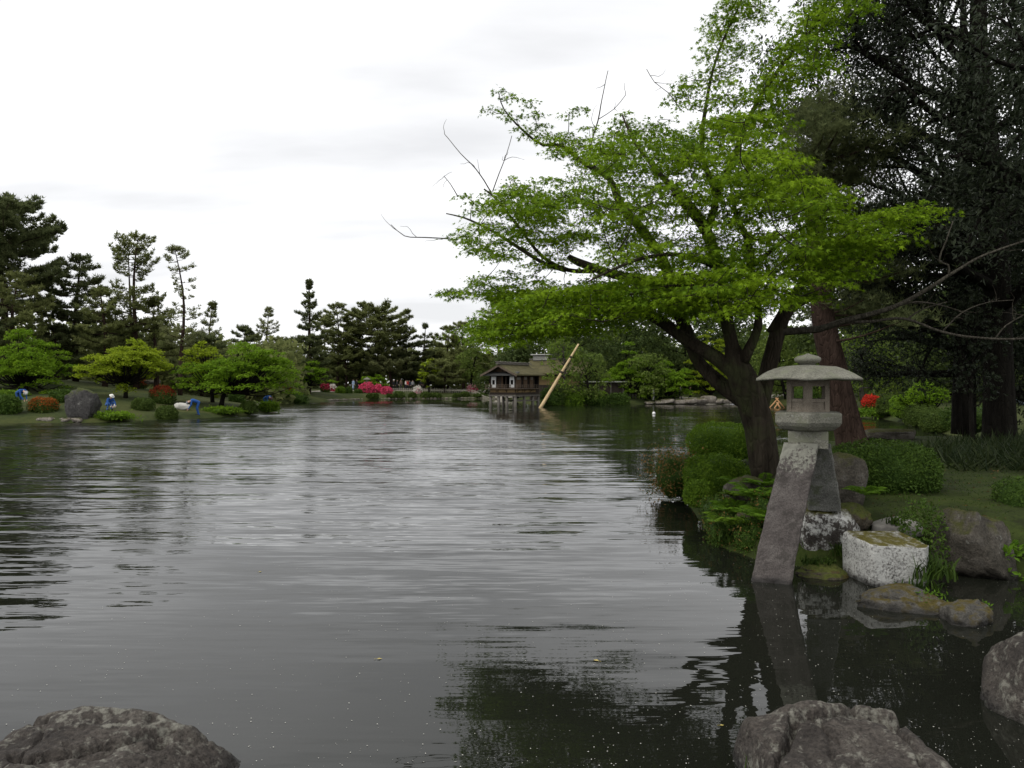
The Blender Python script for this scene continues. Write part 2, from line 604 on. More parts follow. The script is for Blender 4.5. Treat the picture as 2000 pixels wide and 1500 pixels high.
M['fern'] = leaf_mat('fern_leaf', (0.055, 0.125, 0.01), (0.135, 0.245, 0.02), 0.4, 0.5, 0.25, 3.0)
M['grass'] = leaf_mat('grass_blade', (0.016, 0.036, 0.007), (0.058, 0.098, 0.016), 0.3, 0.5, 0.25, 1.5)
M['sasa'] = leaf_mat('bamboo_grass_blade', (0.012, 0.024, 0.008), (0.038, 0.052, 0.018), 0.25, 0.4, 0.35, 1.5)
M['litter'] = leaf_mat('fallen_leaf', (0.045, 0.028, 0.014), (0.16, 0.10, 0.045), 0.15, 0.7, 0.2, 2.0)
M['bark'] = bark_mat('maple_bark', (0.015, 0.012, 0.009), (0.056, 0.046, 0.034), 7.0, moss=(0.055, 0.062, 0.028), depth=0.025)
M['twig'] = bark_mat('bare_twig_bark', (0.042, 0.038, 0.030), (0.10, 0.09, 0.072), 14.0)
M['bark_pine'] = bark_mat('pine_bark', (0.020, 0.013, 0.010), (0.066, 0.044, 0.035), 9.0, depth=0.03)
M['bark_dark'] = bark_mat('dark_bark', (0.008, 0.007, 0.006), (0.022, 0.020, 0.016), 10.0, depth=0.03)
M['bark_grey'] = bark_mat('grey_bark', (0.045, 0.040, 0.032), (0.115, 0.105, 0.085), 6.0, depth=0.04)

LEAF_T = np.array([(0, 0, 0), (0.5, 0.24, 0.06), (1, 0, -0.08), (0.5, -0.24, 0.06)], float)
LEAF_F = np.array([[0, 1, 2], [0, 2, 3]])


def maple_template():
    V, F = [], []
    for a, l in ((0, 1.0), (48, 0.86), (-48, 0.86), (98, 0.56), (-98, 0.56)):
        a = R(a)
        d = np.array([math.cos(a), math.sin(a)]); b = np.array([-d[1], d[0]])
        k = len(V)
        V += [(*(b * 0.17 * l), 0.03), (*(d * l), -0.10 * l), (*(-b * 0.17 * l), 0.03)]
        F += [(k, k + 2, k + 1)]
    return np.array(V), np.array(F)


MAPLE_T, MAPLE_F = maple_template()


def tuft_template(k=7, up=0.55, w=0.085, seed=3):
    r = np.random.default_rng(seed)
    V, F = [], []
    for i in range(k):
        a = 2 * PI * i / k + r.uniform(-.3, .3)
        e = up * r.uniform(0.3, 1.5)
        d = unit(np.array([math.cos(a), math.sin(a), e])) * r.uniform(.7, 1.1)
        b = unit(np.cross(d, [0, 0, 1])) * w
        V += [-b + d * 0.05, b + d * 0.05, d]
        F.append((3 * i, 3 * i + 1, 3 * i + 2))
    return np.array(V), np.array(F)


TUFT_T, TUFT_F = tuft_template()
TUFT5_T, TUFT5_F = tuft_template(5, 0.9, 0.13, 8)


def clump_template(k=4, seed=5):
    """A handful of leaf-sized faces at odd angles: one spray of leaves of a far tree."""
    r = np.random.default_rng(seed)
    V, F = [], []
    for i in range(k):
        c = r.uniform(-.45, .45, 3)
        u = unit(r.normal(size=3)); w = unit(np.cross(u, r.normal(size=3)))
        V += [c - u * .42, c + w * .2, c + u * .42, c - w * .2]
        F += [(4 * i, 4 * i + 1, 4 * i + 2), (4 * i, 4 * i + 2, 4 * i + 3)]
    return np.array(V), np.array(F)


CLUMP_T, CLUMP_F = clump_template()


def jitter_normals(base, amt):
    n = unit(base + rng.normal(size=base.shape) * amt)
    d = np.cross(n, rng.normal(size=base.shape))
    return n, unit(d)

# ------------------------------------------------------------------ setting: ground, water, banks
def shore(pts):
    return [((px - 1000) / FL * waterD(py), waterD(py)) for px, py in pts]


ISLAND = shore([(-700, 838), (-300, 832), (0, 827.5), (60, 826), (130, 825.5), (200, 825), (270, 821), (330, 819.5), (390, 817), (450, 813), (500, 809.5),
                (530, 806), (540, 802.5), (543, 798), (535, 793), (500, 788), (380, 784), (100, 781), (-700, 781)])
FAR = shore([(-900, 783), (480, 787), (560, 788.5), (590, 786.5), (640, 783.3), (700, 781), (760, 780), (850, 779.4), (940, 779), (975, 779.6), (1000, 782),
             (1025, 787), (1045, 790.5), (1075, 792.4), (1130, 791.8), (1240, 790), (1340, 788), (1440, 787.3), (1530, 790), (1600, 797), (1650, 806),
             (1700, 814), (1760, 823), (1810, 835), (1850, 848), (2000, 858), (2600, 868)]) + [(260, 25), (260, 400), (-400, 400)]
BANK = [(2.95, 11.0), (3.2, 12.8), (3.4, 14.6), (3.5, 16.4), (4.2, 18.8), (6, 21.5), (8.5, 23.6), (12, 25.2), (17, 26.5), (26, 28), (40, 27), (40, 2),
        (14, 5.5), (9, 8.2), (6.6, 9.0), (5.7, 9.3), (4.9, 9.5), (3.9, 9.6), (3.3, 9.9)]


def far_height(xy):
    s1 = sdist(xy, FAR)
    s2 = sdist(xy, ISLAND)
    p3 = np.column_stack([xy, np.zeros(len(xy))])
    n = fbm(p3 * 0.16, 3, 2)
    h1 = np.where(s1 > 0, 0.25 + 0.85 * (1 - np.exp(-s1 / 3.0)) + 0.012 * np.minimum(s1, 60) + 0.10 * n * np.clip(s1 / 5, 0, 1), np.maximum(-1.0, 0.5 * s1 + 0.05))
    h2 = np.where(s2 > 0, 0.22 + 0.16 * np.minimum(s2, 3) + 0.125 * np.clip(s2 - 3, 0, 16) + 0.22 * n * np.clip(s2 / 5, 0, 1), np.maximum(-1.0, 0.6 * s2 + 0.05))
    return np.maximum(h1, h2)


def gz(x, y):
    return float(far_height(np.array([[x, y]], float))[0])


def bank_height(xy):
    s = sdist(xy, BANK)
    p3 = np.column_stack([xy, np.zeros(len(xy))])
    n = fbm(p3 * 0.9, 4, 5)
    return np.where(s > 0, 0.04 + 0.60 * (1 - np.exp(-s / 0.42)) + 0.022 * np.minimum(s, 12) + 0.06 * n * np.clip(s / 0.6, 0, 1), np.maximum(-0.8, 0.9 * s + 0.04))


def bz(x, y):
    return float(bank_height(np.array([[x, y]], float))[0])


def sheet(name, xs, ys, hf, mat, drop=None, kind='structure'):
    X, Y = np.meshgrid(xs, ys)
    xy = np.column_stack([X.ravel(), Y.ravel()])
    Z = hf(xy)
    V = np.column_stack([xy, Z])
    nx, ny = len(xs), len(ys)
    i = np.arange(ny - 1)[:, None] * nx + np.arange(nx - 1)[None, :]
    F = np.stack([i, i + 1, i + nx + 1, i + nx], -1).reshape(-1, 4)
    if drop is not None:
        F = F[(Z[F] > drop).any(1)]
    mb = MB(); mb.add(V, F, 0.5, 0, True)
    return tag(mb.build(name, mat), kind=kind)


M['far_turf'] = turf_mat('far_turf', [(0.018, 0.020, 0.009), (0.030, 0.042, 0.012), (0.052, 0.060, 0.017), (0.075, 0.066, 0.028)], 0.35, 0.1)
M['moss_turf'] = turf_mat('moss_turf', [(0.014, 0.013, 0.007), (0.022, 0.030, 0.008), (0.038, 0.054, 0.011), (0.056, 0.054, 0.018)], 1.5, 0.03)
gx = np.concatenate([[-1500, -600, -300, -180, -120], np.arange(-95, 75, 1.0), [90, 130, 200, 320, 600, 1500]])
gy = np.concatenate([[22, 28], np.arange(30, 165, 1.0), [175, 200, 260, 400, 700, 1500]])
tag(sheet('ground', gx, gy, far_height, M['far_turf']), 'mossy grass ground of the far shores and the island')
bx = np.concatenate([np.arange(2.2, 12, 0.09), np.arange(12, 41, 0.4)])
by = np.concatenate([np.arange(1.5, 8, 0.3), np.arange(8, 19, 0.09), np.arange(19, 29, 0.3)])
tag(sheet('bank_ground', bx, by, bank_height, M['moss_turf'], drop=-0.75), 'dark mossy ground of the near bank')
sheet('shore_ground', np.arange(-14, 14.1, 0.5), np.arange(-12, 3.2, 0.5),
      lambda q: np.where(q[:, 1] < 2.2, 0.65, -0.4) + 0.05 * fbm(np.column_stack([q, q[:, 0] * 0]), 3, 1), M['moss_turf'])
sheet('pond_bed', np.linspace(-160, 160, 5), np.linspace(-30, 170, 5), lambda q: np.full(len(q), -1.4), plain_mat('silt', (0.03, 0.032, 0.02)))

# path along the far shore
M['gravel'] = turf_mat('gravel_path', [(0.20, 0.18, 0.15), (0.28, 0.26, 0.22), (0.36, 0.34, 0.30)], 3.0, 0.01)
ps = np.array([((px - 1000) / FL * D, D) for px, D in [(520, 104), (600, 112), (680, 122), (760, 127), (840, 129), (920, 128), (970, 122), (1010, 112), (1080, 100), (1150, 96), (1240, 94), (1340, 91.5), (1440, 91), (1540, 92)]])
ps = smooth_path(np.column_stack([ps, np.zeros(len(ps))]), 1.2)[:, :2]
tn = np.gradient(ps, axis=0); tn /= np.linalg.norm(tn, axis=1, keepdims=True)
nn_ = np.column_stack([-tn[:, 1], tn[:, 0]])
rows = [ps + nn_ * w for w in np.linspace(-1.6, 1.6, 5)]
V = np.concatenate([np.column_stack([r, far_height(r) + 0.05]) for r in rows])
n_ = len(ps)
F = np.array([[a * n_ + i, (a + 1) * n_ + i, (a + 1) * n_ + i + 1, a * n_ + i + 1] for a in range(4) for i in range(n_ - 1)])
mb = MB(); mb.add(V, F, 0.5, 0, True)
tag(mb.build('path', M['gravel']), 'pale gravel path round the far shore', kind='structure')

# water
m, nt, out = new_mat('pond_water')
tc = nd(nt, 'ShaderNodeTexCoord'); ob = tc.outputs['Object']
sepw = nd(nt, 'ShaderNodeSeparateXYZ'); nt.links.new(ob, sepw.inputs[0])
def wmap(v, a0, a1, b0, b1):
    q = nd(nt, 'ShaderNodeMapRange'); nt.links.new(v, q.inputs[0])
    for i_, x_ in enumerate((a0, a1, b0, b1)): q.inputs[i_ + 1].default_value = x_
    return q.outputs[0]


# wave slope grows from the quiet water at the camera's feet to the breezy middle; the water beside the near bank lies in the lee
Yc, Xc = sepw.outputs['Y'], sepw.outputs['X']
near_ = wmap(Yc, 5.5, 12.0, 0.045, 0.27)
far_ = wmap(Yc, 12.0, 36.0, 0.0, 0.30)
leex = mathn(nt, 'ADD', Xc, mathn(nt, 'MULTIPLY', mathn(nt, 'MAXIMUM', mathn(nt, 'SUBTRACT', Yc, 28.0), 0.0), 0.15))
lee = wmap(leex, 0.9, 3.2, 1.0, 0.22)
patch = ramp(nt, noise_tex(nt, ob, 0.22, 3, 0.55, stretch=(0.5, 1.0, 1.0)), [(0.36, (0.45, 0.45, 0.45)), (0.64, (1.35, 1.35, 1.35))])
calm_ = wmap(Yc, 72.0, 98.0, 1.0, 0.12)            # and so does the strip under the far shore
amp = mathn(nt, 'MULTIPLY', mathn(nt, 'MULTIPLY', mathn(nt, 'MULTIPLY', mathn(nt, 'ADD', near_, far_), lee), calm_), patch)


def wave(scale, rot, detail, w):
    mp_ = nd(nt, 'ShaderNodeMapping'); mp_.inputs['Scale'].default_value = scale; mp_.inputs['Rotation'].default_value = (0, 0, R(rot))
    nt.links.new(ob, mp_.inputs[0])
    n_ = nd(nt, 'ShaderNodeTexNoise'); n_.inputs['Scale'].default_value = 1.0; n_.inputs['Detail'].default_value = detail
    nt.links.new(mp_.outputs[0], n_.inputs['Vector'])
    v_ = nd(nt, 'ShaderNodeVectorMath', operation='SUBTRACT'); nt.links.new(n_.outputs['Color'], v_.inputs[0]); v_.inputs[1].default_value = (.5, .5, .5)
    u_ = nd(nt, 'ShaderNodeVectorMath', operation='MULTIPLY'); nt.links.new(v_.outputs[0], u_.inputs[0]); u_.inputs[1].default_value = (w * .35, w, 0)
    return u_.outputs[0]


def vadd(a_, b_):
    v_ = nd(nt, 'ShaderNodeVectorMath', operation='ADD'); nt.links.new(a_, v_.inputs[0]); nt.links.new(b_, v_.inputs[1]); return v_.outputs[0]


slope = vadd(vadd(vadd(wave((0.5, 4.2, 1), 3, 0.0, 0.62), wave((0.75, 9.0, 1), -3, 1.0, 0.85)), wave((2.4, 22.0, 1), 5, 1.0, 0.9)), wave((0.14, 0.95, 1), 6, 0.0, 0.28))
sc_ = nd(nt, 'ShaderNodeVectorMath', operation='SCALE'); nt.links.new(slope, sc_.inputs[0]); nt.links.new(amp, sc_.inputs['Scale'])
zz_ = nd(nt, 'ShaderNodeVectorMath', operation='ADD'); nt.links.new(sc_.outputs[0], zz_.inputs[0]); zz_.inputs[1].default_value = (0, 0, 1)
bias_ = nd(nt, 'ShaderNodeCombineXYZ'); nt.links.new(mathn(nt, 'MULTIPLY', amp, -0.155), bias_.inputs[1]); bias_.inputs[2].default_value = 1.0
nt.links.new(bias_.outputs[0], zz_.inputs[1])
nrm_ = nd(nt, 'ShaderNodeVectorMath', operation='NORMALIZE'); nt.links.new(zz_.outputs[0], nrm_.inputs[0])
principled(nt, out, (0.010, 0.011, 0.008), 0.012, nrm_.outputs[0], spec=0.5, IOR=1.333)
M['water'] = m
mb = MB(); mb.add([(-170, -30, 0), (170, -30, 0), (170, 170, 0), (-170, 170, 0)], [0, 1, 2, 3])
tag(mb.build('pond_water', M['water']), 'rippled grey pond reflecting the overcast sky', kind='structure')


# ------------------------------------------------------------------ rocks
_bm = bmesh.new(); bmesh.ops.create_icosphere(_bm, subdivisions=5, radius=1.0)
ICO_V = np.array([v.co[:] for v in _bm.verts]); ICO_F = np.array([[v.index for v in f.verts] for f in _bm.faces]); _bm.free()
_bm = bmesh.new(); bmesh.ops.create_icosphere(_bm, subdivisions=3, radius=1.0)
ICO3_V = np.array([v.co[:] for v in _bm.verts]); ICO3_F = np.array([[v.index for v in f.verts] for f in _bm.faces]); _bm.free()


def rock_verts(size, seed, boxy=0.6, cuts=9, rough=0.06, planes=(), freq=2.2, lo=False):
    r = np.random.default_rng(seed)
    V = (ICO3_V if lo else ICO_V).copy()
    V = np.sign(V) * np.abs(V) ** boxy
    V /= np.abs(V).max(0)
    for _ in range(cuts):
        n = unit(r.normal(size=3)); d = r.uniform(0.72, 1.02)
        e = V @ n - d
        V -= np.clip(e, 0, None)[:, None] * n * 0.9
    for n, d in planes:
        n = unit(np.array(n, float))
        e = V @ n - d
        V -= np.clip(e, 0, None)[:, None] * n * 0.96
    N = unit(V)
    V = V + N * (rough * fbm(V * freq, 5, seed))[:, None]
    ridge = np.abs(vnoise(V * freq * 0.8 + 3, seed + 9))
    V = V - N * (rough * 1.1 * np.clip(0.14 - ridge, 0, 1) / 0.14 * (0.5 + 0.5 * vnoise(V * 1.3, seed + 4)))[:, None]
    return V * np.array(size)


def rock(name, label, cat, loc, size, mat, seed, rz=0.0, tilt=(0, 0), parent=None, group=None, **kw):
    lo = kw.get('lo', False)
    V = rock_verts(size, seed, **kw)
    mb = MB(); mb.add(V, ICO3_F if lo else ICO_F, 0.5, 0, True)
    o = mb.build(name, mat, parent, loc)
    o.rotation_euler = (tilt[0], tilt[1], rz)
    if label: tag(o, label, cat, group)
    return o


M['granite'] = stone_mat('lantern_granite', (0.165, 0.162, 0.132), (0.110, 0.110, 0.088), (0.21, 0.205, 0.172), 60, 3.4, bump_d=0.010, lichen=(0.27, 0.27, 0.24), lichen_amt=.62, lfine=.5, blotch=(0.16, 0.165, 0.12))
M['granite_leg'] = stone_mat('lantern_leg_stone', (0.082, 0.072, 0.067), (0.050, 0.044, 0.041), (0.115, 0.104, 0.096), 70, 2.8, blotch=(0.045, 0.040, 0.036), lfine=.45,
                             lichen=(0.215, 0.215, 0.18), lichen_amt=0.63, lichen_z=(0.55, 1.55, 0.20), wet=0.05, bump_d=0.008, lscale=4.0)
M['granite_dark'] = stone_mat('lantern_back_leg_stone', (0.135, 0.135, 0.122), (0.09, 0.09, 0.082), (0.19, 0.19, 0.172), 60, 2.8, bump_d=0.010, blotch=(0.075, 0.085, 0.05))
M['firebox'] = stone_mat('lantern_fire_box_stone', (0.20, 0.172, 0.135), (0.13, 0.11, 0.088), (0.26, 0.225, 0.18), 120, 4.0, bump_d=0.008)
M['lichen_rock'] = stone_mat('lichen_rock', (0.060, 0.052, 0.046), (0.032, 0.029, 0.025), (0.095, 0.084, 0.076), 55, 2.5, lichen=(0.52, 0.52, 0.49), lichen_amt=0.515,
                             moss=(0.060, 0.058, 0.014), moss_top=0.85, bump_d=0.02, lscale=4.5)
M['white_block'] = stone_mat('white_lichen_block', (0.055, 0.048, 0.042), (0.03, 0.027, 0.024), (0.085, 0.075, 0.066), 60, 3, lichen=(0.44, 0.44, 0.415), lichen_amt=0.51, lfine=0.52, lsoft=.04,
                             moss=(0.085, 0.075, 0.016), moss_top=0.42, wet=0.05, bump_d=0.03, lscale=5.5, lichen_z=(-0.42, -0.02, 0.075))
M['dark_rock'] = stone_mat('dark_mossy_rock', (0.070, 0.062, 0.050), (0.034, 0.031, 0.024), (0.12, 0.11, 0.095), 45, 3.2, lichen=(0.20, 0.20, 0.175), lichen_amt=0.60,
                           moss=(0.046, 0.048, 0.013), moss_top=0.85, wet=0.05, bump_d=0.03, lscale=4)
M['mossy_rock'] = stone_mat('mossy_rock', (0.06, 0.05, 0.035), (0.03, 0.027, 0.02), (0.09, 0.08, 0.06), 45, 3.2, moss=(0.060, 0.070, 0.014), moss_top=1.0, bump_d=0.03, blotch=(0.10, 0.07, 0.02))
M['brown_rock'] = stone_mat('brown_rock', (0.052, 0.045, 0.039), (0.023, 0.020, 0.018), (0.090, 0.081, 0.069), 42, 2.6, lichen=(0.165, 0.160, 0.135), lichen_amt=0.55, wet=0.06,
                            moss=(0.07, 0.075, 0.014), moss_top=0.0, bump_d=0.035, lscale=3.2, blotch=(0.030, 0.026, 0.023), lfine=.4)
M['water_rock'] = stone_mat('layered_wet_rock', (0.085, 0.080, 0.070), (0.036, 0.034, 0.028), (0.135, 0.128, 0.115), 60, 3.5, moss=(0.070, 0.056, 0.014), moss_top=0.30, wet=0.05, bump_d=0.04,
                            blotch=(0.07, 0.055, 0.02))
M['slab'] = plain_mat('grey_slab_stone', (0.21, 0.20, 0.18), 0.85, 0.25, 12)


def front_rock(name, label, prof, Dr, front, mat, cracks=(), seed=1, lumps=0.035, pits=(), slope=0.16, back=0.34):
    """A boulder at the camera's feet: its ridge runs along the profile, the top leans towards the viewer, the sides drop below the water."""
    prof = np.array(prof, float)
    px = np.linspace(prof[0, 0], prof[-1, 0], 190)
    ty = np.interp(px, prof[:, 0], prof[:, 1])
    x = (px - 1000) / FL * Dr
    zt = EYE - (ty - 750) / FL * Dr
    k = np.ones(9) / 9
    zt = np.convolve(np.pad(zt, 4, mode='edge'), k, 'valid')
    v = np.concatenate([np.linspace(-back, 0, 20, endpoint=False), np.linspace(0, front, 95)])
    X, Vv = np.meshgrid(x, v)
    T = np.broadcast_to(zt, X.shape)
    u = (X - x[0]) / (x[-1] - x[0])
    edge = np.minimum(u, 1 - u)
    drop_back = np.where(Vv < 0, 1 - (np.clip(-Vv / back, 0, 1)) ** 2.0, 1.0)
    Z = T - slope * np.clip(Vv, 0, None) - 0.25 * np.clip(Vv - front * 0.72, 0, None) ** 1.2
    Z = -0.35 + (Z + 0.35) * drop_back
    Z = np.where(edge < 0.05, -0.35 + (Z + 0.35) * (1 - (1 - edge / 0.05) ** 3), Z)
    pts = np.column_stack([X.ravel(), Vv.ravel(), Z.ravel()])
    crease = np.abs(vnoise(pts * np.array([2.6, 2.2, 1.0]) + .3 * vnoise(pts * 5, seed + 2)[:, None], seed + 21))
    crease2 = np.abs(vnoise(pts * np.array([6.5, 5.0, 1.0]), seed + 31))
    Zr = Z.ravel() - 0.022 * np.clip(1 - crease / .06, 0, 1) - 0.012 * np.clip(1 - crease2 / .10, 0, 1) + lumps * fbm(pts * np.array([3.0, 3.0, 1.0]), 5, seed) + 0.010 * fbm(pts * 17, 3, seed + 3)
    Yr = Dr - Vv.ravel()
    W = np.column_stack([X.ravel(), Yr, Zr])
    ppx = 1000 + W[:, 0] / W[:, 1] * FL
    ppy = 750 - (W[:, 2] - EYE) / W[:, 1] * FL
    pp = np.column_stack([ppx, ppy])
    wob = 6 * fbm(np.column_stack([pp * 0.03, np.zeros(len(pp))]), 3, seed + 5)
    for line, width, depth in cracks:
        d = np.full(len(pp), 1e9)
        line = np.array(line, float)
        for a, b in zip(line[:-1], line[1:]):
            ab = b - a
            t = np.clip(((pp - a) @ ab) / (ab @ ab), 0, 1)
            d = np.minimum(d, np.linalg.norm(pp - (a + t[:, None] * ab), axis=1))
        d = np.abs(d + wob * 0.6)
        W[:, 2] -= 1.9 * depth * np.exp(-(d / width) ** 2)
    for (cx, cy), rr, depth in pits:
        d = np.linalg.norm((pp - np.array([cx, cy])) * np.array([1, 1.5]), axis=1) + wob
        W[:, 2] -= depth * np.exp(-(d / rr) ** 4)
    nx, ny = len(x), len(v)
    i = np.arange(ny - 1)[:, None] * nx + np.arange(nx - 1)[None, :]
    F = np.stack([i, i + nx, i + nx + 1, i + 1], -1).reshape(-1, 4)
    c = np.array([x.mean(), Dr - front / 2, 0])
    mb = MB(); mb.add(W - c, F, 0.5, 0, True)
    return tag(mb.build(name, mat, None, c), label, 'rock')


front_rock('rock', 'broad brown boulder with a round pit and a long mossy crack in the water',
           [(2, 1560), (14, 1500), (26, 1452), (44, 1420), (62, 1399), (100, 1392), (150, 1381), (178, 1381), (205, 1388), (262, 1389), (305, 1397), (332, 1412), (365, 1419), (392, 1440), (425, 1462), (455, 1488), (480, 1520), (500, 1560)],
           4.6, 1.0, M['brown_rock'], [([(20, 1478), (70, 1484), (120, 1474), (178, 1465), (230, 1450), (300, 1432), (340, 1424)], 5, 0.035), ([(60, 1400), (66, 1408), (90, 1405)], 5, 0.02)], 3,
           0.030, [((308, 1450), 18, 0.075), ((300, 1405), 14, 0.02)], 0.10)
front_rock('rock', 'purplish brown boulder with a raised rim and branching cracks',
           [(1425, 1600), (1436, 1530), (1444, 1490), (1452, 1412), (1475, 1400), (1530, 1388), (1570, 1378), (1630, 1373), (1690, 1370), (1735, 1378), (1752, 1388), (1765, 1412), (1790, 1432), (1812, 1462), (1838, 1490), (1850, 1540), (1860, 1600)],
           4.6, 1.0, M['brown_rock'], [([(1550, 1398), (1548, 1420), (1540, 1446), (1520, 1478), (1512, 1520)], 6, 0.05), ([(1552, 1402), (1580, 1392), (1640, 1388), (1700, 1396), (1760, 1408)], 6, 0.045),
                                        ([(1590, 1404), (1620, 1432), (1640, 1452)], 4, 0.02), ([(1740, 1412), (1780, 1450), (1800, 1490)], 5, 0.03), ([(1450, 1445), (1500, 1450), (1530, 1462)], 8, 0.02)], 12, 0.035, (), 0.10)
p = P(2030, 1420, 5.25)
rock('rock', 'tall dark boulder with a pale scar rising from the water nearest the bank', 'rock', (p[0] + 0.30, p[1] + 0.1, 0.02), (0.46, 0.6, 0.44), M['brown_rock'], 41, 0.5, (0.1, 0.3), cuts=7, rough=0.07, boxy=0.75)

# rocks of the near bank
rock('rock', 'white lichened rock under the back leg of the lantern', 'rock', (4.06, 10.05, 0.27), (0.39, 0.42, 0.47), M['lichen_rock'], 5, 0.3, boxy=0.55, cuts=6, rough=0.06,
     planes=[((0, 0, 1), 0.93), ((-0.2, -1, -0.15), 0.85)])
rock('rock', 'upright reddish grey rock leaning behind the lantern legs', 'rock', (4.64, 10.8, 0.82), (0.25, 0.28, 0.50), M['dark_rock'], 8, 0.2, (0, 0.28), boxy=0.6, cuts=8, rough=0.07)
rock('block', 'square cut block speckled white with lichen, mossy on top', 'stone block', (4.40, 9.05, 0.12), (0.365, 0.36, 0.40), M['white_block'], 15, 0.06, boxy=0.17, cuts=0, rough=0.035,
     planes=[((0.05, -.1, 1), 0.93), ((-0.75, -0.5, -0.9), 1.16), ((0.9, -0.4, -0.7), 1.25), ((.8, -.7, 0), 1.22)])
rock('rock', 'large dark rock with mossy top beside the leafy shrub', 'rock', (5.60, 9.35, 0.26), (0.37, 0.42, 0.53), M['dark_rock'], 23, 0.25, boxy=0.5, cuts=8, rough=0.07, planes=[((0.25, 0, 1), 0.85)])
rock('stone_slab', 'flat grey wedge of cut stone behind the square block', 'stone slab', (4.97, 9.95, 0.46), (0.30, 0.26, 0.09), M['slab'], 31, -0.35, (0.1, -0.08), boxy=0.3, cuts=3, rough=0.02)
rock('rock', 'low moss cushion rock beside the back leg of the lantern', 'rock', (4.40, 10.0, 0.55), (0.25, 0.25, 0.20), M['mossy_rock'], 33, 0.0, boxy=0.8, cuts=5, rough=0.09)
rock('rock', 'small mossy hummock at the waterline between lantern leg and block', 'rock', (3.72, 9.3, 0.0), (0.30, 0.30, 0.13), M['mossy_rock'], 35, 0.0, boxy=0.85, cuts=5, rough=0.12)
rock('rock', 'brown flat topped rock at the foot of the maple', 'rock', (3.62, 12.0, 0.64), (0.26, 0.30, 0.22), M['dark_rock'], 37, 0.3, boxy=0.5, cuts=6, rough=0.06)
rock('rock', 'low mossy rock under the ferns left of the lantern leg', 'rock', (3.46, 10.8, 0.22), (0.34, 0.38, 0.32), M['mossy_rock'], 39, 0.6, boxy=0.75, cuts=7, rough=0.12)
rock('rock', 'long flat layered rock barely above the water', 'rock', (4.02, 8.0, -0.01), (0.50, 0.33, 0.19), M['water_rock'], 44, -0.30, (0.08, 0.0), boxy=0.7, cuts=10, rough=0.12, freq=1.7)
rock('rock', 'dark ridged rock at the outer end of the flat layered rock', 'rock', (4.44, 7.52, -0.03), (0.30, 0.24, 0.21), M['water_rock'], 47, 0.5, (0.1, -0.15), boxy=0.75, cuts=8, rough=0.12, freq=1.8)
rock('rock', 'dark stone at the edge of the lawn beyond the leaning pine', 'rock', tuple(P(1740, 852, 22.5)), (0.9, 0.4, 0.22), M['dark_rock'], 49, 0.2, cuts=8, rough=0.08)

# ------------------------------------------------------------------ stone lantern
HEXA = R(-80)


def hexring(cx, cy, rad, z, n=6, a=HEXA, bulge=0.0, drop=0.0):
    """Hexagon with n points a side; drop lowers the corners."""
    vs_ = [np.array([math.cos(a + R(30 + 60 * k)), math.sin(a + R(30 + 60 * k))]) * rad for k in range(6)]
    out = []
    for k in range(6):
        p0, p1 = vs_[k], vs_[(k + 1) % 6]
        for i in range(n):
            t = i / n
            q = p0 + (p1 - p0) * t
            s = 4 * t * (1 - t)
            q = q * (1 + bulge * s)
            out.append((cx + q[0], cy + q[1], z - drop * (1 - s)))
    return np.array(out)


LX, LY = 3.60, 9.35
lan = thing('stone_lantern', 'two legged grey stone lantern with broad hexagonal roof, one leg in the water', 'stone lantern', (LX, LY, 0))


def lpart(name, mb, mat, parent=None):
    o = mb.build(name, mat, parent or lan)
    return o


def subdivide(o, cuts_noise=0.004, seed=1, levels=0):
    me = o.data
    n = len(me.vertices)
    co = np.empty(n * 3, np.float32); me.vertices.foreach_get('co', co)
    co = co.reshape(-1, 3).astype(float)
    co += np.column_stack([fbm(co * 9 + k * 7.7, 3, seed + k) + .5 * fbm(co * 31 + k * 5.1, 2, seed + 9 + k) for k in range(3)]) * cuts_noise
    me.vertices.foreach_set('co', co.astype(np.float32).ravel())
    me.update()
    return o


# roof
mb = MB()
rg = [(0.02, 2.352, 0, 0), (0.45, 2.352, 0, 0), (0.655, 2.348, 0, 0.012), (0.683, 2.356, 0, 0.014), (0.678, 2.378, 0.0, 0.014), (0.648, 2.398, 0.0, 0.016), (0.60, 2.424, 0.0, 0.012),
      (0.53, 2.455, 0.0, 0.008), (0.45, 2.484, 0.004, 0.004), (0.36, 2.506, 0.008, 0), (0.22, 2.520, 0.015, 0), (0.10, 2.530, 0.05, 0), (0.02, 2.532, 0, 0)]
mb.loft([hexring(0, 0, r, z, 8, HEXA, b, d) for r, z, b, d in rg], smooth=True)
subdivide(lpart('roof', mb, M['granite']), 0.006, 3)
# finial
mb = MB()
fr = [(0.02, 2.53), (0.085, 2.532), (0.095, 2.55), (0.140, 2.566), (0.156, 2.592), (0.150, 2.615), (0.120, 2.636), (0.07, 2.650), (0.030, 2.660), (0.010, 2.672)]
a_ = np.arange(28) * 2 * PI / 28
mb.loft([np.column_stack([r * np.cos(a_), r * np.sin(a_), np.full(28, z)]) for r, z in fr], smooth=True)
subdivide(lpart('finial', mb, M['granite']), 0.004, 7)
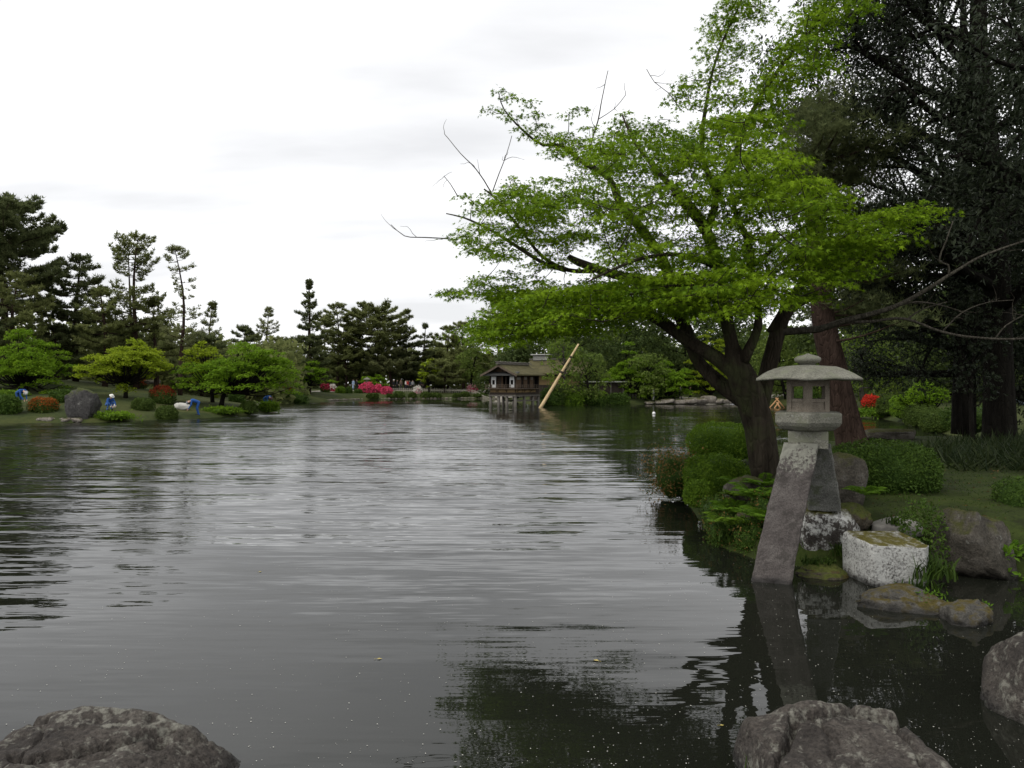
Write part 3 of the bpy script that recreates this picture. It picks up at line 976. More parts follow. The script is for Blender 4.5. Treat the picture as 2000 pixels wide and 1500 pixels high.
# fire box: six framed window walls
mb = MB()
RB = 0.277; ap = RB * math.cos(R(30)); wf = RB
for k in range(6):
    an = HEXA + R(60 * k)
    Mx = Matrix.Translation((0, 0, 0)) @ Matrix.Rotation(an, 4, 'Z')       # local +X = outward normal
    o0 = ap
    j = 0.056 + (0.004 if k % 2 else 0)
    mb.box((o0 - 0.062, -wf / 2, 1.965), (o0 + 0.002 * (k % 2), -wf / 2 + j, 2.352), Mx)
    mb.box((o0 - 0.062, wf / 2 - j, 1.966), (o0 + 0.002 * (k % 2), wf / 2, 2.351), Mx)
    mb.box((o0 - 0.058, -wf / 2 + j - 0.001, 2.272), (o0 - 0.004, wf / 2 - j + 0.001, 2.350), Mx)
    mb.box((o0 - 0.058, -wf / 2 + j - 0.001, 2.085), (o0 - 0.004, wf / 2 - j + 0.001, 2.122), Mx)
    mb.box((o0 - 0.055, -wf / 2 + j - 0.001, 1.995), (o0 - 0.018, wf / 2 - j + 0.001, 2.086), Mx)
    mb.box((o0 - 0.058, -wf / 2 + j - 0.001, 1.967), (o0 - 0.004, wf / 2 - j + 0.001, 1.996), Mx)
lpart('fire_box', mb, M['firebox'])
# platform
mb = MB()
rg = [(0.02, 1.742, 0, 0), (0.30, 1.742, 0, 0), (0.345, 1.758, 0.02, 0), (0.398, 1.800, 0.01, 0), (0.422, 1.832, 0, 0), (0.428, 1.840, 0, 0), (0.428, 1.944, 0, 0), (0.421, 1.954, 0, 0), (0.36, 1.966, 0, 0), (0.02, 1.968, 0, 0)]
mb.loft([hexring(0, 0, r, z, 8, HEXA, b, d) for r, z, b, d in rg])
subdivide(lpart('platform', mb, M['granite']), 0.006, 9)

YAW = R(-20)
WAX = np.array([math.cos(YAW), math.sin(YAW), 0]); NAX = np.array([math.sin(YAW), -math.cos(YAW), 0])   # width axis, front normal


def rrect(c, w, t, ch=0.02):
    """Chamfered rectangle ring round c: w across, t deep."""
    o = []
    for sx, sy in ((-1, 1), (1, 1), (1, -1), (-1, -1)):
        a = (sx * (w / 2 - ch), sy * t / 2); b = (sx * w / 2, sy * (t / 2 - ch))
        pr = [b, a] if sx * sy < 0 else [a, b]
        o += pr
    o2 = []
    for (x0, y0), (x1, y1) in zip(o, o[1:] + o[:1]):
        k = max(1, int(math.hypot(x1 - x0, y1 - y0) / .04))
        o2 += [(x0 + (x1 - x0) * i / k, y0 + (y1 - y0) * i / k) for i in range(k)]
    k8 = len(o2)
    want = 32                                  # the same number of points in every ring
    f = np.linspace(0, k8, want, endpoint=False)
    o = []
    for q in f:
        i = int(q); a, b = o2[i % k8], o2[(i + 1) % k8]
        o.append((a[0] + (b[0] - a[0]) * (q - i), a[1] + (b[1] - a[1]) * (q - i)))
    return np.array([c + WAX * x + NAX * y for x, y in o])


# bracket block with the notch that holds the leg
mb = MB()
c0 = np.array([0.0, 0.0, 0.0])
prof = [(-0.225, 1.528), (-0.225, 1.738), (0.225, 1.738), (0.225, 1.528), (0.105, 1.528), (0.105, 1.596), (-0.105, 1.596), (-0.105, 1.528)]
for s in (1,):
    r0 = np.array([WAX * x + NAX * 0.225 + np.array([0, 0, z]) for x, z in prof])
    r1 = np.array([WAX * x - NAX * 0.225 + np.array([0, 0, z]) for x, z in prof])
    k = len(prof)
    V = np.vstack([r0, r1])
    side = [[i, (i + 1) % k, k + (i + 1) % k, k + i] for i in range(k)]
    quads = [[0, 7, 6, 1], [1, 6, 5, 2], [2, 5, 4, 3]]
    mb.add(V, side + quads + [[k + a for a in q[::-1]] for q in quads])
o = lpart('bracket_block', mb, M['granite'])
bv = o.modifiers.new('edge', 'BEVEL'); bv.width = 0.012; bv.segments = 2; bv.limit_method = 'ANGLE'


def leg(name, path, mat, seed, tenon=None):
    """path: (px, py, D, width, depth) of the front face's centre line."""
    mb = MB()
    rows = []
    for px, py, D, w, t in path:
        c = P(px, py, D) - np.array([LX, LY, 0]) - NAX * t / 2
        rows.append(np.concatenate([c, [w, t]]))
    rows = smooth_path(np.array(rows), 0.03)
    mb.loft([rrect(r[:3], r[3], r[4], 0.018) for r in rows])
    if tenon:
        mb.box(*tenon[:2], tenon[2])
    o = lpart(name, mb, mat)
    return subdivide(o, 0.007, seed)


Mten = Matrix.Rotation(YAW, 4, 'Z')
leg('leg', [(1496, 1210, 8.80, 0.46, 0.24), (1508, 1130, 8.88, 0.445, 0.24), (1522, 1060, 8.96, 0.435, 0.235), (1537, 990, 9.03, 0.42, 0.23), (1550, 935, 9.09, 0.41, 0.225), (1561, 885, 9.13, 0.40, 0.22), (1566, 867, 9.14, 0.395, 0.22)],
    M['granite_leg'], 21, ((-0.100, -0.26, 1.50), (0.100, 0.1, 1.594), Mten))
leg('leg', [(1611, 998, 9.70, 0.40, 0.30), (1607, 950, 9.62, 0.36, 0.27), (1602, 905, 9.52, 0.32, 0.24), (1598, 868, 9.45, 0.29, 0.22)], M['granite_dark'], 25)


# ------------------------------------------------------------------ vegetation builders
def hit(px, py, hf=far_height, d0=20.0, d1=170.0):
    """Where the line of sight through (px, py) first meets the ground."""
    D = np.linspace(d0, d1, 1500)
    pts = np.stack([(px - 1000) / FL * D, D], -1)
    z = EYE - (py - 750) / FL * D
    g = hf(pts)
    k = np.nonzero(z <= g)[0]
    i = k[0] if len(k) else len(D) - 1
    return np.array([pts[i, 0], pts[i, 1], max(g[i], -0.05)])


def pine_mesh(h, rad, c0, prof, levels, per, rise, tr, seed, lean=(0, 0), tuft=0.34, dens=13.0, wob=0.25, mats=None, T=(TUFT5_T, TUFT5_F), fork=None, droop=0.12, flat=0.07):
    """Trunk and crown of a garden pine: flat pads of needles on arching branches. prof(t): crown radius from its foot (0) to the top (1)."""
    r = np.random.default_rng(seed)
    tk, cr = MB(), MB()
    n = 9
    s = np.linspace(0, 1, n)
    tp = np.column_stack([lean[0] * s ** 1.5 + wob * np.sin(s * 5 + seed) * s, lean[1] * s ** 1.5 + wob * np.cos(s * 4 + seed) * s, h * s * .985])
    tk.tube(tp, tr * (1 - 0.86 * s ** 1.1), 8, 0.5)
    stems = [(tp, 1.0)]
    if fork:
        fz, fh, fx, fy = fork
        i0 = int(fz * (n - 1))
        s2 = np.linspace(0, 1, 7)
        fp = np.column_stack([tp[i0, 0] + fx * np.sqrt(s2), tp[i0, 1] + fy * np.sqrt(s2), tp[i0, 2] + (h * fh - tp[i0, 2]) * s2])
        tk.tube(fp, tr * 0.62 * (1 - 0.8 * s2), 7, 0.5)
        stems.append((fp, fh))
    pos_all, sz_all, ti_all = [], [], []
    levels = int(levels * 0.85 + .5)
    for lv in range(levels + 2):
        t = (min(lv, levels - 1) + r.uniform(0.1, 0.9)) / levels
        if lv >= levels:
            t = 0.985 if lv > levels else 0.94                      # the leader carries needles to its tip
        z = h * (c0 + (1 - c0) * t)
        Rr = prof(t) * rad
        k = max(3, int(round(per * (0.75 + 0.5 * r.random()))))
        a0 = r.uniform(0, 2 * PI)
        for b in range(k):
            stem = stems[0][0] if (len(stems) == 1 or r.random() < 0.62) else stems[1][0]
            zz = min(z + r.uniform(-.25, .25), stem[-1, 2] - 0.05)
            p0 = np.array([np.interp(zz, stem[:, 2], stem[:, 0]), np.interp(zz, stem[:, 2], stem[:, 1]), zz])
            a = a0 + 2 * PI * b / k + r.uniform(-.45, .45)
            Lb = max(0.35, Rr * r.uniform(0.62, 1.02))
            up = rise * .7 + r.uniform(-.10, .08) + 0.45 * max(0, t - 0.8)
            u = np.linspace(0, 1, 6)
            hx, hy = math.cos(a), math.sin(a)
            bp = np.column_stack([p0[0] + hx * Lb * u, p0[1] + hy * Lb * u, p0[2] + Lb * (up * u - droop * np.sin(u * PI) * 0.6 + (0.07 + up * 0.2) * u ** 3)])
            bp[1:, :2] += r.normal(size=(5, 2)) * 0.05 * Lb
            tk.tube(bp, (0.012 + 0.013 * Lb) * (1 - 0.75 * u), 5, 0.5)
            m_ = max(10, int(1.22 * dens * Lb * Lb * 0.42 + 10 * Lb))
            q = r.random(m_) ** 0.6 * 0.78 + 0.26
            lat = (r.random(m_) - .5) * 2 * 0.30 * Lb * np.sqrt(np.clip(1.18 - q, 0.05, 1))
            qi = np.clip(q, 0, 1)
            c = np.column_stack([np.interp(qi, u, bp[:, i]) for i in range(3)])
            c[:, 0] += -hy * lat; c[:, 1] += hx * lat
            # pads gather in clusters along the branch
            cl = np.round(q * 4.0 + lat * 1.3) / 4.0
            c[:, 2] += flat * Lb * 0.4 * np.sin(cl * 37.7 + seed) - 0.10 * np.abs(lat) + np.abs(r.normal(size=m_)) * 0.16 - 0.02
            pos_all.append(c); sz_all.append(tuft * r.uniform(.7, 1.25, m_)); ti_all.append(np.clip(r.normal(0.5, 0.16, m_) + (r.random() - .5) * 0.3, 0, 1))
    pos = np.vstack(pos_all); N = len(pos)
    nrm = unit(np.array([0, 0, 1.0]) + r.normal(size=(N, 3)) * 0.28)
    d = np.cross(nrm, r.normal(size=(N, 3)))
    cr.leaves(pos, d, nrm, np.concatenate(sz_all), T[0], T[1], np.concatenate(ti_all))
    a, b = tk.mesh('trunk'), cr.mesh('crown')
    a.materials.append(mats[0]); b.materials.append(mats[1])
    return a, b


def conic(t): return (1 - t) ** 0.8 * 0.95 + 0.06
def dome(t): return math.sqrt(max(0.02, 1 - (t * 1.0) ** 2.2)) * (0.72 + 0.28 * min(1, t * 3))
def umbrella(t): return (0.55 + 0.45 * math.sin(min(1, t * 1.25) * PI * 0.5)) * math.sqrt(max(0.03, 1 - max(0, (t - .55) / .47) ** 2))
def openp(t): return (0.75 + 0.25 * math.sin(t * 9)) * math.sqrt(max(0.05, 1 - t ** 3)) * (0.8 + .2 * t)


TREE_GROUP = {}


def pine(label, px, D, top, halfw, prof, c0, levels, per, seed, mat='pine', rise=0.12, tr=0.28, base=None, group=None, hf=far_height, bark='bark_pine', **kw):
    x = (px - 1000) / FL * D
    z0 = float(hf(np.array([[x, D]]))[0]) if base is None else base
    h = EYE - (top - 750) / FL * D - z0
    t = thing('pine_tree', label, 'pine tree', (x, D, z0 - 0.1), 0, group)
    a, b = pine_mesh(h + 0.1, halfw / FL * D, c0, prof, levels, per, rise, tr, seed, mats=(M[bark], M[mat]), **kw)
    link('trunk', a, t); tag(link('crown', b, t), kind='stuff')
    return t


def lobed_crown(cr, lobes, per_m2, size, r, T=(CLUMP_T, CLUMP_F), flat=0.0, up=0.35, mat=0):
    """Leaf clumps scattered through a few uneven lobes, thicker on their outer side."""
    for c, rad in lobes:
        c = np.array(c, float); rad = np.array(rad, float)
        area = 4 * PI * ((rad[0] * rad[1]) ** 1.6 / 3 + (rad[0] * rad[2]) ** 1.6 / 3 + (rad[1] * rad[2]) ** 1.6 / 3) ** (1 / 1.6)
        n = max(8, int(area * per_m2 * .72))
        d = unit(r.normal(size=(n, 3)))
        keep = r.random(n) < np.clip(0.62 + 0.55 * d[:, 2], 0.25, 1)
        d = d[keep]; n = len(d)
        bumps = 1 + 0.28 * vnoise(d * 2.6 + c, 3) + 0.14 * vnoise(d * 6 + c, 8)
        q = (0.55 + 0.5 * r.random(n) ** 0.5) * bumps
        pos = c + d * rad * q[:, None]
        nrm = unit(d * (1 - flat) + np.array([0, 0, up + flat]) + r.normal(size=(n, 3)) * 0.5)
        ax = np.cross(nrm, r.normal(size=(n, 3)))
        tint = np.clip(r.normal(0.5, 0.2, n) + (r.random() - .5) * 0.35, 0, 1)
        cr.leaves(pos, ax, nrm, 1.06 * size * r.uniform(.65, 1.3, n), T[0], T[1], tint, mat)


def broadleaf(label, px, D, top, halfw, base_py=None, seed=1, mat='broad', nl=16, size=0.42, per=6.0, tr=0.22, c0=0.2, hf=far_height, group=None, name='tree', cat='tree', bark='bark_dark', depth=0.9, bushy=1.0, z0=None):
    r = np.random.default_rng(seed)
    x = (px - 1000) / FL * D
    if z0 is None:
        z0 = float(hf(np.array([[x, D]]))[0])
    z0 = max(z0, 0)
    h = EYE - (top - 750) / FL * D - z0
    w = halfw / FL * D
    t = thing(name, label, cat, (x, D, z0 - 0.05), 0, group)
    tk, cr = MB(), MB()
    s = np.linspace(0, 1, 6)
    tp = np.column_stack([0.12 * w * np.sin(s * 3 + seed), 0.1 * w * np.cos(s * 2 + seed), h * 0.72 * s])
    tk.tube(tp, tr * (1 - 0.7 * s), 7)
    lobes = []
    for i in range(nl):
        zt = c0 + (1 - c0) * (i + 0.5) / nl
        env = math.sqrt(max(0.05, 1 - (max(0, zt - 0.45) / 0.58) ** 2)) * (0.65 + 0.35 * min(1, (zt - c0) * 4))
        a = i * 2.4 + r.uniform(-.6, .6)
        rr = w * env * r.uniform(0.35, 0.72)
        lr = w * r.uniform(0.30, 0.46) * bushy
        c = (rr * math.cos(a), rr * depth * math.sin(a), min(h * zt, h - lr * 0.55))
        lobes.append((c, (lr, lr, lr * r.uniform(.55, .8))))
        b0 = tp[2] * (1 - zt) + tp[4] * zt
        b0 = np.array([np.interp(c[2] * 0.75, tp[:, 2], tp[:, k]) for k in range(3)])
        mid = (b0 + np.array(c)) / 2 + np.array([0, 0, -0.06 * h * 0.5])
        tk.tube(smooth_path([b0, mid, c], 0.8), np.linspace(tr * 0.35, tr * 0.08, len(smooth_path([b0, mid, c], 0.8))), 5)
    lobed_crown(cr, lobes, per, size, r)
    tk.build('trunk', M[bark], t); tag(cr.build('crown', M[mat], t), kind='stuff')
    return t


def far_maple(label, px, D, top, bottom, halfw, seed, mat, trunk_px=None, npads=46, size=0.16, hf=far_height, group=None, dens=46, spread=1.0, tr=0.17):
    """A spreading garden maple: layers of flat sprays on a low fork."""
    r = np.random.default_rng(seed)
    tx = px if trunk_px is None else trunk_px
    x = (tx - 1000) / FL * D
    z0 = float(hf(np.array([[x, D]]))[0])
    zt = EYE - (top - 750) / FL * D - z0
    zb = EYE - (bottom - 750) / FL * D - z0
    w = halfw / FL * D
    ox = (px - tx) / FL * D
    t = thing('maple_tree', label, 'maple tree', (x, D, z0 - 0.05), 0, group)
    tk, cr = MB(), MB()
    fork = np.array([ox * 0.15, 0, max(0.5, zb * 0.75)])
    tk.tube(smooth_path([(0, 0, 0), fork * np.array([.4, 1, .5]), fork], 0.3), np.linspace(tr, tr * .7, len(smooth_path([(0, 0, 0), fork * np.array([.4, 1, .5]), fork], 0.3))), 7)
    npads = int(npads * 1.9)
    nlob = 7
    lob = []
    for i in range(nlob):
        a = i * 2.39996 + r.uniform(-.5, .5)
        q = 0.0 if i == 0 else r.uniform(.38, .66)
        lr = w * r.uniform(.34, .50)
        topz = zb + (zt - zb) * (1.0 if i == 0 else r.uniform(.55, .95) * (1 - .22 * q))
        lob.append((ox + w * q * math.cos(a), w * .8 * q * math.sin(a), topz, lr))
    for i in range(npads):
        lx, ly, lz, lr = lob[i % nlob]
        a = r.random() * 2 * PI
        rr = math.sqrt(r.random())
        zc = lz - (lz - zb) * (0.9 * rr ** 2.4) * r.uniform(.6, 1.1) - (lz - zb) * 0.5 * (r.random() < .35) * r.random()
        c = np.array([lx + lr * rr * math.cos(a), ly + lr * rr * math.sin(a), zc])
        pr = w * r.uniform(0.11, 0.22)
        n = int(.72 * dens * pr * pr * 3.14 / (size * 6.2) + 12)
        q = np.sqrt(r.random(n)) * pr; th = r.random(n) * 2 * PI
        pos = np.column_stack([c[0] + q * np.cos(th), c[1] + q * np.sin(th), c[2] - 0.30 * q * q / pr + r.normal(size=n) * 0.06])
        pos[:, 2] -= 0.12 * ((pos[:, 0] - ox) * math.cos(a) + pos[:, 1] * math.sin(a)) * (0.3 + rr) * 0.6
        nrm = unit(np.array([0, 0, 1.0]) + r.normal(size=(n, 3)) * 0.42)
        cr.leaves(pos, np.cross(nrm, r.normal(size=(n, 3))), nrm, size * r.uniform(.7, 1.35, n), CLUMP_T * np.array([1.3, 1.3, 0.5]), CLUMP_F,
                  np.clip(r.normal(.5, .18, n) + (r.random() - .5) * .3, 0, 1))
        bp = smooth_path([fork, fork * 0.45 + c * 0.55 + np.array([0, 0, -.12 * w]), c], 0.4)
        tk.tube(bp, np.linspace(tr * .38, 0.015, len(bp)), 5)
    tk.build('trunk', M['bark_dark'], t); tag(cr.build('crown', M[mat], t), kind='stuff')
    return t


def shrub(name, label, cat, loc, rad, N, size, mats, seed=1, top_mat=None, bumps=0.10, sq=0.8, group=None, cut=-0.55, template=(LEAF_T, LEAF_F), rz=0.0, spike=0.0, core=True, jitter=0.55):
    """Clipped shrub: a skin of small leaves over a twiggy body. top_mat: share of second material as a function of height 0..1."""
    r = np.random.default_rng(seed)
    d = unit(r.normal(size=(int(N * 1.5), 3)))
    d = d[d[:, 2] > cut][:N]
    n = len(d)
    def shape(d):
        e = np.sign(d) * np.abs(d) ** sq
        e = e / np.maximum(1e-6, np.linalg.norm(e, axis=1, keepdims=True)) ** 0.5
        return e * (1 + bumps * vnoise(d * 2.2 + seed, seed) + bumps * 0.5 * vnoise(d * 6 + seed, seed + 2))[:, None]
    e = shape(d)
    q = 1.02 - 0.24 * r.random(n) ** 1.5 + spike * r.random(n) ** 6
    pos = e * np.array(rad) * q[:, None]
    nrm = unit(d / np.array(rad) * min(rad) + r.normal(size=(n, 3)) * jitter + np.array([0, 0, .15]))
    ax = unit(np.cross(nrm, r.normal(size=(n, 3))) + d * 0.45)
    tint = np.clip(r.normal(.5, .22, n) + 0.25 * vnoise(pos * (1.2 / max(rad)) * 4, seed), 0, 1)
    t = thing(name, label, cat, loc, rz, group)
    mb = MB()
    sz = size * r.uniform(.65, 1.3, n)
    if top_mat is None:
        mb.leaves(pos, ax, nrm, sz, *template, tint)
    else:
        hgt = pos[:, 2] / rad[2]
        sel = r.random(n) < np.clip(top_mat(hgt), 0, 1)
        mb.leaves(pos[~sel], ax[~sel], nrm[~sel], sz[~sel], *template, tint[~sel], 0)
        mb.leaves(pos[sel], ax[sel], nrm[sel], sz[sel], *template, tint[sel], 1)
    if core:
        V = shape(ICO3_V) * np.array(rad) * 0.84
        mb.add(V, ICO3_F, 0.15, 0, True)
    tag(mb.build('foliage', mats, t), kind='stuff')
    return t


def grow(tk, sites, p, d, Ln, r0, lev, cfg, r):
    n = cfg['seg'][lev]
    pts = [p]; dirs = [d]
    for i in range(n):
        d = unit(d + r.normal(size=3) * cfg['wander'][lev] + np.array([0, 0, cfg['trop'][lev]]))
        p = p + d * Ln / n
        pts.append(p); dirs.append(d)
    pts = np.array(pts)
    tk.tube(pts, np.linspace(r0, r0 * (0.35 if lev < cfg['max'] else 0.4), n + 1), cfg['sides'][lev], cap=lev == 0)
    if lev == cfg['max']:
        for i in range(1, n + 1):
            sites.append((pts[i], dirs[i]))
        return
    k = cfg['kids'][lev]
    for i in range(k):
        u = cfg['from'][lev] + (1 - cfg['from'][lev]) * (i + r.random()) / k
        j = min(n - 1, int(u * n)); f = u * n - j
        q = pts[j] * (1 - f) + pts[j + 1] * f
        side = unit(np.cross(dirs[j], r.normal(size=3)))
        nd_ = unit(dirs[j] * cfg['fwd'][lev] + side)
        grow(tk, sites, q, nd_, Ln * cfg['ratio'][lev] * r.uniform(.6, 1.15) * (1.15 - 0.5 * u), r0 * (0.42 if lev else 0.5) * (1.1 - .5 * u), lev + 1, cfg, r)


def evergreen(label, base, trunk, limbs, seed, mat='ever', leaf=0.12, nleaf=13, kids=(7, 6), Lf=1.0, group=None, spread=0.20, bark='bark_dark', ratio=(0.42, 0.42), name='evergreen_tree'):
    """Big tree: trunk polyline (x, y, z, r), limbs as (height share, azimuth degrees, rise, length)."""
    r = np.random.default_rng(seed)
    t = thing(name, label, 'evergreen tree', base, 0, group)
    tk, cr = MB(), MB()
    tp = smooth_path(trunk, 0.5)
    tk.tube(tp[:, :3], tp[:, 3], 12)
    sites = []
    cfg = dict(seg=(7, 5, 4), wander=(.16, .22, .25), trop=(.05, .03, 0.0), sides=(6, 4, 3), kids=kids, fwd=(0.9, 0.8), ratio=ratio, max=2)
    cfg['from'] = (0.22, 0.2)
    for hs, az, rise, ln in limbs:
        i = int(hs * (len(tp) - 1))
        a = R(az)
        grow(tk, sites, tp[i, :3], unit(np.array([math.sin(a), math.cos(a), rise])), ln * Lf, max(0.05, tp[i, 3] * 0.5), 0, cfg, r)
    S = np.array([s[0] for s in sites]); Dd = np.array([s[1] for s in sites])
    k = np.repeat(np.arange(len(S)), nleaf)
    n = len(k)
    pos = S[k] + r.normal(size=(n, 3)) * spread
    ax = unit(Dd[k] * 0.4 + r.normal(size=(n, 3)) * 0.7 + np.array([0, 0, -.35]))
    nrm = unit(np.array([0, 0, .8]) + r.normal(size=(n, 3)) * 0.6)
    cr.leaves(pos, ax, nrm, leaf * r.uniform(.6, 1.3, n), LEAF_T * np.array([1, .75, 1]), LEAF_F, np.clip(r.normal(.5, .22, n), 0, 1))
    tk.build('trunk', M[bark], t); tag(cr.build('crown', M[mat], t), kind='stuff')
    return t


# ------------------------------------------------------------------ the big maple by the lantern
def main_maple():
    r = np.random.default_rng(77)
    B = P(1498, 950, 12.5)
    t = thing('maple_tree', 'large spreading green maple leaning over the pond behind the stone lantern', 'maple tree', tuple(B))
    tk, tw, lv = MB(), MB(), MB()

    def limb(pts, sides=9, mbx=None, step=0.16):
        q = np.array([np.concatenate([P(a, b, c) - B, [w * (1.0 if w > 22 else .84) / FL * c]]) for a, b, c, w in pts])
        q = smooth_path(q, step)
        q[:, :3] += 0.010 * np.column_stack([fbm(q[:, :3] * 1.7 + k * 9, 2, 4 + k) for k in range(3)])
        (mbx or tk).tube(q[:, :3], np.maximum(q[:, 3], 0.006), sides)
        return q
    L_ = []
    # px, py, depth, half thickness in px
    L_.append(limb([(1506, 985, 12.5, 38), (1501, 945, 12.5, 30), (1492, 900, 12.5, 29), (1484, 840, 12.48, 29), (1470, 790, 12.45, 29), (1453, 745, 12.42, 29), (1440, 712, 12.4, 23), (1430, 675, 12.38, 17)], 14))
    L_.append(limb([(1455, 770, 12.45, 22), (1432, 725, 12.4, 19), (1385, 690, 12.5, 16), (1335, 660, 12.7, 14), (1290, 628, 13.0, 13), (1250, 606, 13.2, 11)]))
    L_.append(limb([(1255, 608, 13.2, 7), (1200, 604, 13.5, 6), (1130, 622, 13.9, 6), (1075, 642, 14.2, 5), (1010, 650, 14.5, 3), (950, 640, 14.7, 2)], 7))
    L_.append(limb([(1460, 785, 12.6, 22), (1405, 748, 12.8, 18), (1360, 700, 13.0, 14), (1342, 650, 13.1, 15), (1322, 605, 13.2, 14), (1300, 520, 13.3, 12), (1255, 450, 13.4, 11), (1215, 405, 13.5, 10), (1196, 362, 13.5, 7)]))
    L_.append(limb([(1440, 715, 12.4, 18), (1425, 650, 12.3, 15), (1412, 590, 12.3, 15), (1402, 520, 12.2, 14), (1380, 450, 12.2, 13), (1350, 410, 12.2, 14), (1318, 372, 12.2, 12)]))
    L_.append(limb([(1452, 705, 12.3, 15), (1480, 640, 12.1, 10), (1478, 585, 12.0, 9), (1466, 520, 11.9, 9), (1460, 465, 11.8, 8), (1440, 425, 11.8, 6), (1430, 380, 11.8, 4)], 8))
    L_.append(limb([(1484, 800, 12.7, 20), (1496, 740, 12.8, 20), (1508, 690, 12.8, 19), (1522, 640, 12.8, 18), (1536, 610, 12.8, 15), (1562, 592, 12.8, 10), (1592, 580, 12.7, 8)], 10))
    L_.append(limb([(1508, 650, 12.8, 14), (1525, 615, 12.8, 9), (1545, 580, 12.7, 8), (1600, 515, 12.4, 6), (1660, 470, 12.2, 5), (1720, 440, 12.0, 4), (1790, 415, 11.9, 2.5), (1830, 400, 11.8, 1.5)], 7))
    L_.append(limb([(1300, 560, 13.2, 10), (1240, 545, 13.4, 11), (1175, 528, 13.7, 10), (1130, 512, 13.9, 9), (1110, 500, 13.9, 6)], 8))
    L_.append(limb([(1160, 530, 13.7, 5), (1110, 527, 13.9, 5), (1060, 500, 14.1, 4), (1010, 440, 14.3, 3.2), (970, 390, 14.4, 2.6), (945, 370, 14.4, 1.8)], 6))
    L_.append(limb([(1105, 528, 13.8, 5), (1060, 512, 14.0, 4.5), (1000, 475, 14.3, 4), (950, 445, 14.6, 3), (905, 425, 14.8, 2), (872, 417, 14.9, 1.2)], 6))
    L_.append(limb([(1215, 405, 13.5, 8), (1190, 350, 13.6, 7), (1142, 320, 13.8, 5.5), (1098, 285, 14.0, 4.5), (1060, 283, 14.1, 3.5), (1022, 255, 14.2, 2.6), (985, 215, 14.3, 1.6), (975, 185, 14.3, 1)], 6))
    L_.append(limb([(1380, 450, 12.2, 10), (1398, 385, 12.2, 8), (1372, 300, 12.3, 6), (1380, 200, 12.4, 4), (1400, 110, 12.4, 3), (1440, 20, 12.4, 2.5), (1470, -70, 12.4, 1.5)], 6))
    L_.append(limb([(1400, 385, 12.2, 8), (1440, 290, 12.1, 6), (1478, 200, 12.0, 5), (1545, 105, 11.9, 4), (1620, 20, 11.8, 3), (1680, -50, 11.8, 2)], 6))
    L_.append(limb([(1318, 372, 12.2, 8), (1270, 320, 12.4, 5), (1235, 270, 12.5, 3.5), (1215, 225, 12.6, 2)], 6))
    L_.append(limb([(1402, 520, 12.2, 8), (1340, 500, 11.6, 6), (1270, 500, 11.1, 5), (1210, 520, 10.8, 3.5), (1150, 550, 10.7, 2)], 6))
    L_.append(limb([(1412, 590, 12.3, 8), (1360, 560, 11.7, 6), (1300, 560, 11.2, 4), (1230, 575, 11.0, 2.5)], 6))
    L_.append(limb([(1466, 520, 11.9, 6), (1520, 480, 11.4, 5), (1560, 450, 11.1, 3.5), (1610, 420, 11.0, 2)], 6))
    # bare grey limb to the right
    bare = [[(1524, 648, 12.75, 9), (1600, 643, 12.5, 8), (1640, 629, 12.3, 7), (1740, 602, 12.0, 5.5), (1820, 560, 11.8, 4.5), (1852, 538, 11.7, 4), (1920, 500, 11.6, 2.8), (2010, 468, 11.5, 2), (2080, 440, 11.4, 1.2)],
            [(1640, 629, 12.3, 5), (1700, 628, 12.2, 4), (1765, 622, 12.1, 3.4), (1840, 648, 12.0, 3.2), (1920, 660, 12.0, 3), (2010, 660, 12.0, 2.6), (2080, 650, 12.0, 1.5)],
            [(1853, 540, 11.7, 3), (1852, 517, 11.7, 2.6), (1834, 508, 11.7, 2.2), (1848, 470, 11.7, 1.8), (1862, 432, 11.7, 1.2)],
            [(1740, 602, 12.0, 2.5), (1790, 590, 12.0, 2), (1850, 600, 12.0, 1.4), (1890, 615, 12.0, 1)],
            [(1770, 625, 12.1, 2), (1800, 605, 12.1, 1.5), (1850, 590, 12.1, 1)],
            [(1840, 648, 12.0, 2), (1880, 610, 12.0, 1.5), (1930, 590, 12.0, 1), (1980, 585, 12.0, .8)],
            [(1945, 660, 12.0, 2), (1965, 635, 12.0, 1.5), (2000, 615, 12.0, 1)],
            # leafless twigs on the sky side
            [(895, 467, 14.7, 1.6), (830, 463, 14.8, 1.3), (790, 460, 14.9, 1), (763, 438, 14.9, .7)],
            [(960, 378, 14.4, 1.6), (930, 330, 14.4, 1.2), (900, 300, 14.4, .9), (868, 262, 14.4, .6)],
            [(962, 375, 14.4, 1.4), (975, 340, 14.4, 1.1), (990, 300, 14.4, .8), (1000, 265, 14.4, .6)],
            [(1165, 330, 13.7, 2), (1152, 295, 13.7, 1.8), (1168, 235, 13.7, 1.5), (1177, 190, 13.7, 1.1), (1188, 138, 13.7, .7)],
            [(1170, 232, 13.7, 1), (1200, 212, 13.7, .7), (1222, 185, 13.7, .5)],
            [(1330, 215, 12.6, 1.3), (1305, 180, 12.6, 1), (1278, 160, 12.6, .7), (1262, 135, 12.6, .5)],
            [(895, 385, 14.5, 1.2), (880, 360, 14.5, .9), (868, 345, 14.5, .6)]]
    for b_ in bare:
        tw = MB()
        q = limb(b_, 6, tw, 0.12)
        for _ in range(max(3, len(q) // 5)):
            i = r.integers(len(q) // 4, len(q))
            d = unit(q[min(i + 1, len(q) - 1), :3] - q[i - 1, :3] + r.normal(size=3) * 0.55 + np.array([0, 0, .15]))
            n = 5; pp = [q[i, :3]]
            Lt = r.uniform(.15, .55)
            for _k in range(n):
                d = unit(d + r.normal(size=3) * .28); pp.append(pp[-1] + d * Lt / n)
            tw.tube(np.array(pp), np.linspace(0.0055, 0.002, n + 1), 4, cap=False)
        tw.build('bare_branch', M['twig'], t)
